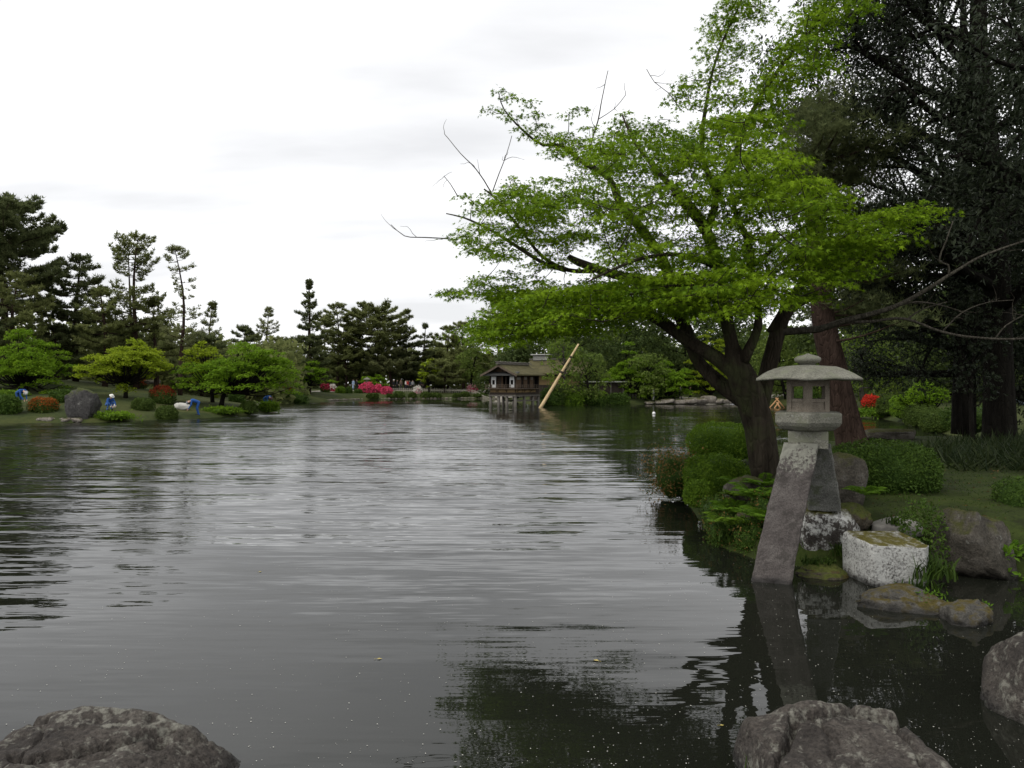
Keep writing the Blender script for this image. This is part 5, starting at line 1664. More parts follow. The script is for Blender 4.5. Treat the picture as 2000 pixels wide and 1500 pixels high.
far_maple('bright green maple over the short picket fence left of the stone bank', 1228, 89.5, 668, 776, 62, 16, 'maple_green', 1236, npads=56, size=.2, group=RG, dens=50)
far_maple('yellow green maple hanging behind the fork of the big maple', 1385, 93, 640, 765, 60, 17, 'maple_yellow', 1390, npads=44, size=.2, group=RG, dens=46)
broadleaf('mid green tree between the big maple trunk and the lantern', 1530, 88, 640, 76, seed=53, mat='broad', group=RG, size=.36, per=7, nl=20, c0=.05)
broadleaf('light green tree right of the leaning pine trunk', 1690, 60, 610, 82, seed=54, mat='broad_light', group=RG, size=.24, per=11, nl=24, c0=.06, bark='bark_grey')
broadleaf('green tree behind the red azalea', 1782, 62, 640, 72, seed=55, mat='broad', group=RG, size=.26, per=10, nl=20, c0=.04)
broadleaf('light green tree just left of the leaning pine trunk', 1590, 80, 690, 56, seed=56, mat='broad_light', group=RG, size=.26, per=9, nl=16, c0=.04)
broadleaf('dark tree beyond the light green tree', 1640, 84, 470, 120, seed=57, mat='broad_dark', group=RG, size=.42, per=6, nl=24, c0=.15)
broadleaf('dark tree behind the clipped domes', 1850, 54, 560, 130, seed=58, mat='broad_dark', group=RG, size=.32, per=7, nl=24, c0=.05)
broadleaf('dark tree at the right edge behind the evergreens', 1990, 46, 470, 150, seed=59, mat='broad_dark', group=RG, size=.32, per=7, nl=24, c0=.04)
far_maple('small bright maple branch over the clipped domes', 1800, 42, 740, 795, 55, 15, 'maple_green', 1822, npads=40, size=.11, group=RG, dens=60, tr=.1)


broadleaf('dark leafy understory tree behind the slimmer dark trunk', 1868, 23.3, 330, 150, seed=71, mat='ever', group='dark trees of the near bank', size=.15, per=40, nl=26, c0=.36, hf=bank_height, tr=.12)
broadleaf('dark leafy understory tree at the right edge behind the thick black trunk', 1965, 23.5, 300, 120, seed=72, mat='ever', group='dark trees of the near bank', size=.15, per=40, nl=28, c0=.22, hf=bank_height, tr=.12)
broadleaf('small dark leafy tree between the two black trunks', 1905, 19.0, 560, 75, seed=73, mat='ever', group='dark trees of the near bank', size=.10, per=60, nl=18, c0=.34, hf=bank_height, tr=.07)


def wood(name, label, x0, x1, y0, y1, n, hmax, size, mat, seed):
    r = np.random.default_rng(seed)
    x = r.uniform(x0, x1, n); y = r.uniform(y0, y1, n)
    g = far_height(np.column_stack([x, y]))
    top = hmax * (0.75 + 0.3 * vnoise(np.column_stack([x * .12, y * .12, x * 0]), seed) + 0.12 * vnoise(np.column_stack([x * .5, y * .5, x * 0]), seed + 1))
    z = g + top * r.random(n) ** 0.85
    nrm = unit(r.normal(size=(n, 3)) * .7 + np.array([0, -.3, .6]))
    mb = MB(); mb.leaves(np.column_stack([x, y, z]), np.cross(nrm, r.normal(size=(n, 3))), nrm, size * r.uniform(.6, 1.4, n), CLUMP_T, CLUMP_F)
    return tag(mb.build(name, M[mat]), label, 'wood', kind='stuff')


wood('wood', 'dark wood closing the view behind the far shore trees', -90, 60, 140, 158, 8500, 9.5, 1.2, 'pine', 1)
wood('wood', 'dark wood closing the view behind the island pines', -95, -26, 84, 98, 8000, 8.0, 0.98, 'pine', 2)
wood('wood', 'dark wood closing the view behind the right shore', 6, 75, 104, 120, 8000, 10.5, 1.05, 'broad', 3)
wood('wood', 'dark wood closing the view beyond the near bank', 32, 62, 40, 84, 6500, 10.0, 0.95, 'broad_dark', 4)

# ------------------------------------------------------------------ shrubs of the island and the far shore
redtop = lambda h: 1.35 * (h + 0.25)
halftop = lambda h: 1.0 * (h - 0.05)


def far_bush(label, px, base_py, halfw, hgt, mats, seed, hf=far_height, N=1500, size=0.16, top=None, name='clipped_shrub', cat='shrub', group=None, D=None, **kw):
    g = hit(px, base_py, hf, 28, 165) if D is None else P(px, base_py, D)
    s = g[1] / FL
    rx = halfw * s; rz_ = hgt * s * 0.60
    return shrub(name, label, cat, (g[0], g[1] + rx * .5, g[2] + rz_ * 0.55), (rx, rx * .9, rz_), N, size, [M[m_] for m_ in mats], seed, top_mat=top, group=group, **kw)


SI, SF = 'shrubs on the left island', 'clipped shrubs along the far shore'
far_bush('dark clipped hedge dome at the left edge of the island', 4, 808, 24, 38, ['clip_dark'], 1, group=SI, N=2200)
far_bush('flat topped clipped hedge behind the leftmost worker', 12, 776, 30, 14, ['clip'], 2, group=SI)
far_bush('rounded orange topped azalea left of the standing stone', 78, 806, 25, 31, ['far_clip', 'orange'], 3, top=lambda h: 0.8 * (h + .4), group=SI, N=2600, size=.12)
far_bush('dark loose bush against the standing stone', 115, 786, 20, 26, ['clip_dark'], 4, group=SI, bumps=.25)
far_bush('dark red azalea high up beside the yellow green maple trunk', 266, 758, 14, 20, ['far_clip', 'red'], 5, top=redtop, group=SI)
far_bush('red topped azalea dome above the green domes', 311, 788, 23, 36, ['far_clip', 'red'], 6, top=lambda h: 1.5 * (h - .05), group=SI, N=2400, size=.13)
far_bush('green clipped dome beside the maple trunk', 275, 801, 20, 25, ['far_clip'], 7, group=SI, N=2000, size=.12)
far_bush('green clipped dome at the waterline below the red azalea dome', 321, 821, 20, 29, ['far_clip'], 8, group=SI, N=2200, size=.12)
far_bush('dark bush under the right end maple', 459, 785, 15, 23, ['clip_dark'], 9, group=SI, bumps=.2)
far_bush('round clipped ball near the right tip of the island', 482, 805, 17, 23, ['far_clip'], 10, group=SI, N=1800, size=.12)
far_bush('low ragged greenery at the right tip of the island', 522, 806, 17, 16, ['clip', 'maple_green'], 11, top=halftop, group=SI, bumps=.35, spike=.5, size=.18)
far_bush('low ragged greenery at the waterline below the crouching worker', 215, 820, 30, 11, ['clip', 'maple_green'], 12, top=halftop, group=SI, bumps=.35, spike=.6, size=.16)
far_bush('low green clump at the waterline right of the bending worker', 430, 806, 28, 10, ['clip', 'maple_green'], 13, top=halftop, group=SI, bumps=.35, spike=.6, size=.16)
far_bush('rust red azalea on the shore behind the island tip', 555, 775, 16, 22, ['far_clip', 'orange'], 14, top=redtop, group=SF)
far_bush('small green dome behind the island tip', 541, 781, 11, 11, ['far_clip'], 15, group=SF)
far_bush('dark loose bush on the far shore right of the rust red azalea', 576, 787, 24, 20, ['clip_dark'], 16, group=SF, bumps=.3)
far_bush('crimson azalea at the left of the far shore', 634, 766, 9, 17, ['far_clip', 'crimson'], 17, top=redtop, group=SF, N=900, size=.24, bumps=.25)
far_bush('white azalea touching the crimson azalea', 648, 765, 7, 15, ['crimson', 'white_fl'], 18, top=redtop, group=SF, N=700, size=.24, bumps=.25)
far_bush('round green dome right of the white azalea', 664, 768, 9, 13, ['clip'], 19, group=SF, N=900, size=.22)
far_bush('small dark dome beside the person in pale blue', 680, 768, 7, 12, ['clip_dark'], 20, group=SF, N=700, size=.22)
far_bush('low dark dome right of the person in pale blue', 699, 768, 7, 8, ['clip_dark'], 21, group=SF, N=600, size=.22)
far_bush('largest pink azalea below the small far stone lantern', 714, 767, 13, 20, ['clip_dark', 'pink'], 22, top=lambda h: 2.0 * (h + 1.0), group=SF, N=1300, size=.26, bumps=.22)
far_bush('pink azalea in the middle of the row', 736, 767, 9, 15, ['clip_dark', 'pink'], 23, top=lambda h: 2.0 * (h + 1.0), group=SF, N=900, size=.26, bumps=.25)
far_bush('pink azalea nearest the visitors', 754, 770, 10, 15, ['clip_dark', 'pink'], 24, top=lambda h: 2.0 * (h + 1.0), group=SF, N=900, size=.26, bumps=.25)
far_bush('white azalea in front of the visitors', 815, 769, 8, 15, ['palepink', 'white_fl'], 25, top=lambda h: 1.3 * (h + .6), group=SF, N=800, size=.24, bumps=.25)
far_bush('pink and white azalea behind the picket fence near the tea house', 922, 766, 8, 16, ['pink', 'palepink'], 26, top=lambda h: 1.0 * (h + .2) + .25, group=SF, N=900, size=.24, bumps=.25)
for i, (px, py, w, hh_, lb) in enumerate([(722, 778, 6, 8, 'leftmost of the small domes by the water'), (733, 778, 5, 8, 'second small dome by the water below the middle pink azalea'), (779, 779, 10, 13, 'largest green dome by the water below the visitors'),
                                          (805, 779, 7, 10, 'dome by the water just left of the white azalea'), (830, 779, 9, 11, 'dome by the water just right of the white azalea'), (850, 778, 12, 9, 'wide low dome under the low trained pine'),
                                          (891, 778, 7, 8, 'small dome right of the low trained pine'), (908, 774, 8, 9, 'dome below the pink and white azalea'), (936, 777, 12, 8, 'low wide dome left of the tea house piles'), (762, 778, 7, 7, 'small low dome left of the largest green dome')]):
    far_bush('clipped green ' + lb if 'dome' in lb else lb, px, py, w, hh_, ['far_clip'], 60 + i, group=SF, N=700, size=.22)

SR = 'clipped shrubs on the right shore'
far_bush('scarlet flowering azalea by the water right of the leaning pine', 1706, 800, 17, 30, ['clip_dark', 'scarlet'], 81, group=SR, top=lambda h: 1.6 * (h + .45), N=2200, size=.13, D=52)
far_bush('olive clipped dome right of the scarlet azalea', 1738, 806, 20, 36, ['far_clip'], 82, group=SR, N=2200, size=.12, D=50)
far_bush('green clipped dome under the small bright maple branch', 1770, 812, 22, 36, ['clip'], 83, group=SR, N=2400, size=.11, D=46)
far_bush('broad clipped dome in the middle of the right shore row', 1810, 830, 34, 44, ['far_clip'], 84, group=SR, N=3600, size=.10, D=41)
far_bush('clipped dome at the near end of the right shore row', 1848, 842, 36, 42, ['far_clip'], 85, group=SR, N=3800, size=.09, D=36)
far_bush('pale fern like clump by the water below the scarlet azalea', 1702, 812, 26, 12, ['clip', 'fern'], 86, group=SR, N=1400, size=.16, D=51, bumps=.3, spike=.5, top=halftop)
far_bush('dark loose bush at the right end of the right shore', 1925, 838, 60, 50, ['clip_dark'], 87, group=SR, N=4000, size=.10, D=31, bumps=.25)
for i, (px, py, w, hh_, mt, lb) in enumerate([(1080, 793, 22, 34, ['clip_dark'], 'dark loose bush at the waterline right of the leaning pole foot'), (1118, 793, 24, 30, ['clip'], 'loose green bush at the waterline left of the garden wall'),
                                              (1160, 793, 26, 28, ['clip_dark', 'clip'], 'loose dark bush hanging over the water below the grey green tree'), (1205, 792, 24, 24, ['clip_dark'], 'low dark bush at the waterline left of the short picket fence')]):
    far_bush(lb, px, py, w, hh_, mt, 140 + i, group=SR, N=1800, size=.22, bumps=.3, spike=.35, top=halftop if len(mt) > 1 else None, jitter=.8)
far_bush('low dark bush on the right shore between maple trunk and lantern', 1575, 795, 30, 40, ['clip_dark'], 88, group=SR, N=2200, size=.18, D=78, bumps=.25)

# stones of the island and the far banks
def far_rock(label, px, base_py, halfw, hgt, mat, seed, D=None, depth=.8, name='rock', cat='rock', **kw):
    g = hit(px, base_py, far_height, 28, 165) if D is None else P(px, base_py, D)
    s = g[1] / FL
    return rock(name, label, cat, (g[0], g[1], g[2] + hgt * s * .42), (halfw * s, halfw * s * depth, hgt * s * .58), mat, seed, **kw)


M['standing'] = stone_mat('standing_stone', (0.050, 0.048, 0.046), (0.024, 0.023, 0.022), (0.085, 0.082, 0.078), 9, 0.8, lichen=(0.30, 0.30, 0.27), lichen_amt=0.62, moss=(0.05, 0.06, 0.015), moss_top=0.8, bump_d=0.08, lscale=.9)
M['far_stone'] = stone_mat('far_bank_stone', (0.16, 0.14, 0.115), (0.09, 0.08, 0.065), (0.25, 0.23, 0.20), 9, 0.9, bump_d=0.06, moss=(0.06, 0.06, 0.02), moss_top=.5)
far_rock('tall grey standing stone broader at the top on the island shore', 162, 814, 30, 54, M['standing'], 61, depth=.6, boxy=.42, cuts=5, rough=.10, planes=[((.8, 0, -.35), .86), ((-.85, 0, -.28), .84), ((.3, 0, 1), .95)])
far_rock('pale boulder on the rise behind the red azalea dome', 297, 749, 15, 8, M['far_stone'], 62, D=70)
far_rock('dark brown rock among the shrubs of the far shore', 592, 768, 8, 20, M['dark_rock'], 63, D=112)
edg = thing('stone_edging', 'low edging of pale stones along the island shore below the standing stone', 'stone edging', (0, 0, 0))
for i, px in enumerate(np.linspace(74, 150, 13)):
    D = waterD(825.4 + rng.normal() * .5)
    o = rock('stone', None, None, ((px - 1000) / FL * D, D + .15, 0.1 + rng.random() * .08), (.16 + .08 * rng.random(), .16, .13 + .06 * rng.random()), M['far_stone'], 200 + i, parent=edg, lo=True)
edg2 = thing('stone_revetment', 'rough stone bank along the path under the low bright maple', 'stone bank', (0, 0, 0))
for i, (px, py, w, hh_) in enumerate([(1306, 787, 14, 9), (1328, 788, 13, 8), (1350, 787, 14, 10), (1372, 787, 13, 11), (1385, 786, 16, 14), (1404, 787, 12, 9), (1420, 787, 13, 8), (1436, 787, 12, 8), (1288, 788, 10, 6), (1270, 789, 10, 6)]):
    D = 86.5
    s = D / FL
    rock('stone', None, None, ((px - 1000) / FL * D, D + .4, EYE - (py - 750) * s + hh_ * s * .35), (w * s, .7, hh_ * s * .62), M['far_stone'], 230 + i, parent=edg2, boxy=.6, lo=True)
edg3 = thing('stone_kerb', 'pale line of small stones edging the far shore at the waterline', 'stone kerb', (0, 0, 0))
mb = MB()
fs = smooth_path(np.column_stack([np.array(shore([(638, 783.4), (700, 781), (760, 780), (850, 779.4), (940, 779), (975, 779.6)])), np.zeros(6)]), .55)
for q in fs:
    V = ICO3_V[:, :] * np.array([.30, .22, .16]) * rng.uniform(.7, 1.3) + np.array([q[0], q[1] - .1, .10])
    mb.add(V[:], ICO3_F, rng.random())
tag(mb.build('stones', M['far_stone'], edg3), kind='stuff')

# ------------------------------------------------------------------ tea house on piles
M['wood_dark'] = wood_mat('dark_weathered_wood', (0.022, 0.016, 0.012), (0.055, 0.042, 0.032), 3.0, (4, 4, .5))
M['wood_brown'] = wood_mat('brown_panel_wood', (0.065, 0.040, 0.024), (0.125, 0.082, 0.050), 3.0, (5, 5, .4))
M['wood_grey'] = wood_mat('grey_pile_wood', (0.075, 0.068, 0.058), (0.15, 0.138, 0.118), 3.0, (5, 5, .4))
M['wood_rail'] = wood_mat('rail_wood', (0.070, 0.052, 0.036), (0.13, 0.10, 0.075), 3.0, (4, 4, 1))
M['ochre'] = plain_mat('ochre_clay_panel', (0.25, 0.175, 0.085), 0.9, .15, 2)
M['paper'] = plain_mat('white_paper_screen', (0.80, 0.80, 0.78), 0.9, .03, 3)
M['inside'] = plain_mat('dark_room_wall', (0.012, 0.010, 0.009), 0.9, .1, 2)
M['shingle'] = turf_mat('mossy_shingle', [(0.040, 0.036, 0.022), (0.066, 0.060, 0.030), (0.096, 0.086, 0.042), (0.125, 0.110, 0.062)], 1.6, 0.03)
M['tile'] = plain_mat('grey_slate_tile', (0.085, 0.085, 0.082), 0.8, .3, 6)
M['plaster'] = plain_mat('pale_plaster', (0.42, 0.42, 0.39), 0.9, .08, 2)
M['log'] = wood_mat('pale_debarked_log', (0.40, 0.29, 0.15), (0.60, 0.46, 0.26), 2.0, (4, 4, .5))
M['log2'] = wood_mat('orange_brown_timber', (0.30, 0.16, 0.07), (0.44, 0.25, 0.12), 2.0, (4, 4, .5))
M['picket'] = plain_mat('pale_fence_wood', (0.36, 0.33, 0.27), 0.85, .2, 3)

th = thing('tea_house', 'small dark wooden tea house with mossy roof standing on piles in the pond', 'tea house', (0.35, 76.0, 0), R(-30))
W_, Ln_ = -3.0, 5.0


def tp_(name, mb, mat, parent=None, loc=None):
    return mb.build(name, mat, parent if parent is not None else th, loc)


# piles
pile_me = None
for x, y in [(-2.95, 0.1), (-2.0, 0.1), (-1.05, 0.1), (-0.08, 0.1), (-0.08, 1.9), (-0.08, 3.7), (-0.08, 4.9), (-2.95, 2.6), (-1.5, 2.6), (-2.95, 4.8)]:
    if pile_me is None:
        mb = MB(); mb.tube([(0, 0, -1.3), (0, 0, 0), (0, 0, 1.1)], [.17, .16, .15], 10)
        o = tp_('pile', mb, M['wood_grey'], None, (x, y, 0)); pile_me = o.data
    else:
        link('pile', pile_me, th, (x, y, 0))
mb = MB(); mb.box((W_ + .1, 2.55, .55), (0.0, 2.68, .68)); mb.box((-.14, .1, .55), (-.02, 4.9, .68)); tp_('tie_beam', mb, M['wood_grey'])
mb = MB(); mb.box((W_ - .08, -.10, 1.05), (.10, Ln_, 1.22)); tp_('floor_beam', mb, M['wood_grey'])
mb = MB(); mb.box((W_, 0, 1.22), (0, Ln_, 1.46)); tp_('skirt_board', mb, M['wood_dark'])
# clay panels between short posts
for k in range(3):
    x0 = W_ + .06 + k * .98
    mb = MB(); mb.box((x0, -.012, 1.46), (x0 + .90, .03, 1.78)); tp_('clay_panel', mb, M['ochre'])
for k in range(3):
    mb = MB(); mb.box((-.03, .08 + k * 1.4, 1.46), (.012, 1.38 + k * 1.4, 1.78)); tp_('clay_panel', mb, M['ochre'])
mb = MB(); mb.box((W_ + .03, .03, 1.46), (-.03, Ln_ - .03, 1.80)); tp_('floor_frame', mb, M['wood_dark'])
# veranda: deck, brackets, railing
mb = MB(); mb.box((W_ - .30, -.42, 1.80), (.42, 4.3, 1.87)); tp_('deck', mb, M['wood_rail'])
for x, y, dx, dy in [(-2.1, 0, 0, -.4), (-1.0, 0, 0, -.4), (0, .3, .4, 0), (0, 1.7, .4, 0), (0, 3.0, .4, 0), (0, 4.2, .4, 0), (-2.95, 0, 0, -.4)]:
    mb = MB(); mb.tube([(x, y, 1.50), (x + dx, y + dy, 1.80)], .03, 4); tp_('bracket', mb, M['wood_rail'])
rail = [(W_ - .26, -.38), (.38, -.38), (.38, 4.26)]
for z in (2.0, 2.2):
    mb = MB()
    for a, b in zip(rail[:-1], rail[1:]):
        mb.tube([(*a, z), (*b, z)], .028, 5)
    tp_('rail', mb, M['wood_rail'])
for (ax, ay), (bx_, by_), n in ((rail[0], rail[1], 6), (rail[1], rail[2], 8)):
    for i in range(n):
        f = i / (n - 1) if (ax, ay) == rail[0] else (i + 1) / n
        x, y = ax + (bx_ - ax) * f, ay + (by_ - ay) * f
        mb = MB(); mb.box((x - .025, y - .025, 1.87), (x + .025, y + .025, 2.25)); tp_('rail_post', mb, M['wood_rail'])
# posts and wall fields
for x, y in [(W_ + .06, .06), (-1.78, .06), (-1.12, .06), (-.06, .06), (-.06, 1.35), (-.06, 2.6), (-.06, 3.9), (-.06, 4.9), (W_ + .06, 4.9)]:
    mb = MB(); mb.box((x - .06, y - .06, 1.87), (x + .06, y + .06, 3.36)); tp_('post', mb, M['wood_dark'])
mb = MB(); mb.box((W_ + .12, 1.55, 1.87), (-.12, 1.62, 3.3)); mb.box((W_ + .01, .12, 1.87), (W_ + .05, 4.8, 3.3)); mb.box((W_ + .1, 4.84, 1.87), (-.1, 4.9, 3.3)); tp_('inner_wall', mb, M['inside'])
mb = MB(); mb.box((W_, -.02, 3.10), (0.02, .10, 3.30)); mb.box((-.10, .11, 3.10), (.02, 4.9, 3.30)); tp_('lintel', mb, M['wood_dark'])


def screen(x0, x1, y, z0, z1, face, win=True):
    """White paper screen with a small low window; face 'f' = gable side."""
    mb = MB(); mb.box((x0, y, z0), (x1, y + .04, z1)); s = tp_('paper_screen', mb, M['paper'])
    fr = MB()
    for xx in (x0, x1 - .035):
        fr.box((xx, y - .014, z0), (xx + .035, y - .002, z1))
    fr.box((x0 + .036, y - .013, z1 - .035), (x1 - .036, y - .003, z1)); fr.box((x0 + .036, y - .013, z0), (x1 - .036, y - .003, z0 + .035))
    tp_('frame', fr, M['wood_dark'], s)
    if win:
        wb = MB(); wb.box((x0 + .22 * (x1 - x0) + .02, y - .012, z0 + .36), (x0 + .72 * (x1 - x0), y - .004, z0 + .80)); tp_('window', wb, M['inside'], s)


screen(W_ + .13, W_ + .74, .05, 1.90, 3.08, 'f')
screen(-.74, -.13, .05, 1.90, 3.08, 'f')
mb = MB(); mb.box((-2.2, .10, 1.90), (-1.72, .13, 3.08)); s = tp_('sliding_door', mb, M['inside'])
lt = MB()
for i in range(5):
    x = -2.19 + i * .115; lt.box((x, .082, 1.92), (x + .022, .098, 3.06))
for i in range(6):
    z = 2.0 + i * .19; lt.box((-2.19, .070, z), (-1.72, .081, z + .02))
tp_('lattice', lt, M['wood_brown'], s)
mb = MB(); mb.box((-1.70, .10, 1.90), (-1.50, .13, 3.08)); tp_('sliding_door', mb, M['wood_brown'])
for y0, y1, zt in ((.22, 1.22, 3.08), (1.75, 2.5, 3.08), (3.05, 3.8, 3.08)):
    mb = MB(); mb.box((-.09, y0, 1.90), (-.05, y1, zt)); s = tp_('wall_panel', mb, M['wood_brown'])
    mb = MB(); mb.box((-.048, y0 + .15, zt - .34), (-.040, y1 - .12, zt - .06)); tp_('window', mb, plain_mat('dim_paper', (.20, .19, .17), .9, .1, 3), s)
# roof: two sagging shingled slopes, bargeboards, ridge, pent roof of tiles
RX = (W_ / 2)
yy0, yy1 = -.85, 5.3
ez, rz_ = 3.26, 4.28
for sg in (-1, 1):
    rings = []
    for y in np.linspace(yy0, yy1, 12):
        pr = []
        for u in np.linspace(0, 1, 7):
            x = RX + sg * (2.08 * u)
            z = rz_ - (rz_ - ez) * (u ** 0.92) - .04 * math.sin(u * PI)
            pr.append((x, y, z))
        up = np.array(pr); dn = up[::-1].copy(); dn[:, 2] -= .13
        rings.append(np.vstack([up, dn]) if sg > 0 else np.vstack([dn, up]))
    mb = MB(); mb.loft(rings)
    tp_('roof_slope', mb, M['shingle'])
    mb = MB()
    pr = [(RX + sg * 2.10 * u, yy0 - .03, rz_ - .05 - (rz_ - ez) * (u ** .92)) for u in np.linspace(0, 1, 6)]
    for a, b in zip(pr[:-1], pr[1:]):
        V = np.array([a, b, (b[0], b[1], b[2] - .2), (a[0], a[1], a[2] - .2), (a[0], a[1] + .06, a[2]), (b[0], b[1] + .06, b[2]), (b[0], b[1] + .06, b[2] - .2), (a[0], a[1] + .06, a[2] - .2)])
        mb.add(V, [[0, 1, 2, 3], [7, 6, 5, 4], [0, 4, 5, 1], [3, 2, 6, 7], [0, 3, 7, 4], [1, 5, 6, 2]])
    tp_('bargeboard', mb, M['wood_rail'])
mb = MB(); mb.box((RX - .16, yy0 - .22, rz_ - .02), (RX + .16, yy1, rz_ + .16)); rd = tp_('ridge', mb, M['wood_grey'])
for dx in (-.14, .14):
    mb = MB(); mb.tube([(RX + dx, yy0 - .3, rz_ + .21), (RX + dx, 2.5, rz_ + .20), (RX + dx, yy1, rz_ + .21)], .05, 6); tp_('ridge_pole', mb, M['wood_grey'], rd)
for i in range(7):
    y = yy0 + .4 + i * 1.0
    mb = MB(); mb.tube([(RX - .32, y, rz_ + .02), (RX, y, rz_ + .29), (RX + .32, y, rz_ + .02)], .035, 5); tp_('saddle', mb, M['wood_grey'], rd)
mb = MB()
mb.add([(W_ + .05, .03, 3.36), (-.05, .03, 3.36), (RX, .03, 4.10), (W_ + .05, .09, 3.36), (-.05, .09, 3.36), (RX, .09, 4.10)], [[0, 1, 2], [5, 4, 3]])
gb = tp_('gable_wall', mb, M['wood_brown'])
mb = MB(); mb.box((RX - .05, .0, 3.42), (RX + .05, .028, 4.0)); tp_('king_post', mb, M['wood_dark'], gb)
pent = MB()
pent.add([(W_ - .45, -.72, 3.20), (.45, -.72, 3.20), (.45, .02, 3.50), (W_ - .45, .02, 3.50), (W_ - .45, -.72, 3.13), (.45, -.72, 3.13), (.45, .02, 3.43), (W_ - .45, .02, 3.43)],
         [[0, 1, 2, 3], [7, 6, 5, 4], [0, 4, 5, 1], [1, 5, 6, 2], [3, 2, 6, 7], [0, 3, 7, 4]])
pr_ = tp_('pent_roof', pent, M['tile'])
tile_me = None
for i in range(20):
    x = W_ - .40 + i * .20
    if tile_me is None:
        mb = MB(); mb.tube([(0, -.76, 3.215), (0, .0, 3.523)], .045, 5); o = mb.build('tile_rib', M['tile'], pr_, (x, 0, 0)); tile_me = o.data
    else:
        link('tile_rib', tile_me, pr_, (x, 0, 0))

# annex behind, with a louvred vent on its ridge and a low wing to the right
an = thing('tea_house_annex', 'larger mossy roofed building with a white roof vent behind the tea house', 'building', (4.5, 89.0, 0), R(-20))
mb = MB(); mb.box((-2.6, 0, .4), (3.4, 5, 3.5)); mb.build('wall', M['wood_dark'], an)
mb = MB(); mb.box((-2.62, -.03, 2.2), (3.42, .0, 3.2)); mb.build('plaster_band', M['ochre'], an)
for sg in (-1, 1):
    mb = MB()
    a = np.array([(-3.3, 2.5, 5.2), (4.0, 2.5, 5.2), (4.3, 2.5 + sg * 3.5, 3.55), (-3.6, 2.5 + sg * 3.5, 3.55)])
    b = a - np.array([0, 0, .16])
    V = np.vstack([a, b])
    F = [[0, 1, 2, 3], [7, 6, 5, 4], [0, 4, 5, 1], [1, 5, 6, 2], [2, 6, 7, 3], [3, 7, 4, 0]]
    mb.add(V, F if sg < 0 else [f[::-1] for f in F]); mb.build('roof_slope', M['shingle'], an)
mb = MB(); mb.box((-3.4, 2.35, 5.2), (4.1, 2.65, 5.36)); mb.build('ridge', M['wood_grey'], an)
mb = MB(); mb.box((-2.9, 2.1, 5.05), (-.9, 2.9, 5.75)); v_ = mb.build('roof_vent', M['wood_dark'], an)
for i in range(4):
    mb = MB(); mb.box((-2.85, 2.05, 5.16 + i * .14), (-.95, 2.095, 5.23 + i * .14)); mb.build('louvre', M['plaster'], v_)
mb = MB(); mb.box((-3.1, 1.85, 5.76), (-.7, 3.15, 5.86)); mb.build('vent_roof', M['plaster'], v_)
wg = thing('garden_wall', 'low dark wall with a tiled top and posts right of the tea house', 'wall', (8.4, 88.5, 0), R(-4))
mb = MB(); mb.box((0, 0, 0), (4.6, .3, 2.5)); mb.build('wall', M['wood_dark'], wg)
mb = MB(); mb.box((-.2, -.35, 2.5), (4.8, .65, 2.62)); mb.build('coping', M['plaster'], wg)
for i in range(4):
    mb = MB(); mb.box((.1 + i * 1.4, -.10, 0), (.24 + i * 1.4, -.002, 2.5)); mb.build('post', M['wood_grey'], wg)

# leaning prop pole and the timber prop
a, b = P(1055, 797.5, 75.0), P(1130, 672, 76.8)
t = thing('prop_pole', 'long pale debarked pole leaning out of the water beside the tea house', 'pole', tuple(a))
mb = MB(); s = np.linspace(-.06, 1, 9)[:, None]
mb.tube((b - a) * s, np.linspace(.185, .085, 9), 12); mb.build('pole', M['log'], t)
for f in (.55, .79):
    mb = MB(); c = (b - a) * f; u_ = unit(b - a)
    mb.tube([c - u_ * .12, c + u_ * .12], .150 if f < .6 else .122, 10); mb.build('rope_binding', M['wood_dark'], t)
t = thing('timber_prop', 'peaked orange brown timber prop standing in the water beyond the maple trunk', 'timber prop', tuple(P(1517, 796, 74)))
B_ = P(1517, 796, 74)
for pts in ([(1504, 796, 74), (1520, 778, 74.4)], [(1531, 796, 74.2), (1515, 777, 74.3)], [(1513, 797, 73.6), (1521, 786, 74)], [(1524, 797, 73.6), (1517, 786, 73.9)]):
    mb = MB(); e = np.array([P(*q) - B_ for q in pts]); e[0] -= (e[1] - e[0]) * .3; mb.tube(e, .075, 8); mb.build('beam', M['log2'], t)

# fences
def fence(label, ps, gap, hgt, nm='picket_fence', post_every=8, mat='picket', pk=.035):
    ps = np.array(ps, float)
    seg = np.linalg.norm(np.diff(ps, axis=0), axis=1); cum = np.append(0, np.cumsum(seg))
    n = int(cum[-1] / gap)
    d = np.linspace(0, cum[-1], n)
    xy = np.column_stack([np.interp(d, cum, ps[:, 0]), np.interp(d, cum, ps[:, 1])])
    z = far_height(xy)
    t = thing(nm, label, 'fence', (xy[0, 0], xy[0, 1], z[0]))
    o0 = np.array([xy[0, 0], xy[0, 1], z[0]])
    Q = np.column_stack([xy, z]) - o0
    for k in (.45, .86):
        mb = MB(); mb.tube(Q[::4] + np.array([0, .04, hgt * k]), .03, 5); mb.build('rail', M[mat], t)
    mb = MB(); mb.box((-pk, -.03, 0), (pk, .0, hgt)); mb.add([(-pk, -.03, hgt), (pk, -.03, hgt), (0, -.015, hgt + .06)], [0, 1, 2])
    pm = mb.mesh('picket'); pm.materials.append(M[mat])
    mb = MB(); mb.box((-.06, -.02, -.2), (.06, .10, hgt + .08)); qm = mb.mesh('post'); qm.materials.append(M[mat])
    for i in range(n):
        link('post' if i % post_every == 0 else 'picket', qm if i % post_every == 0 else pm, t, Q[i])


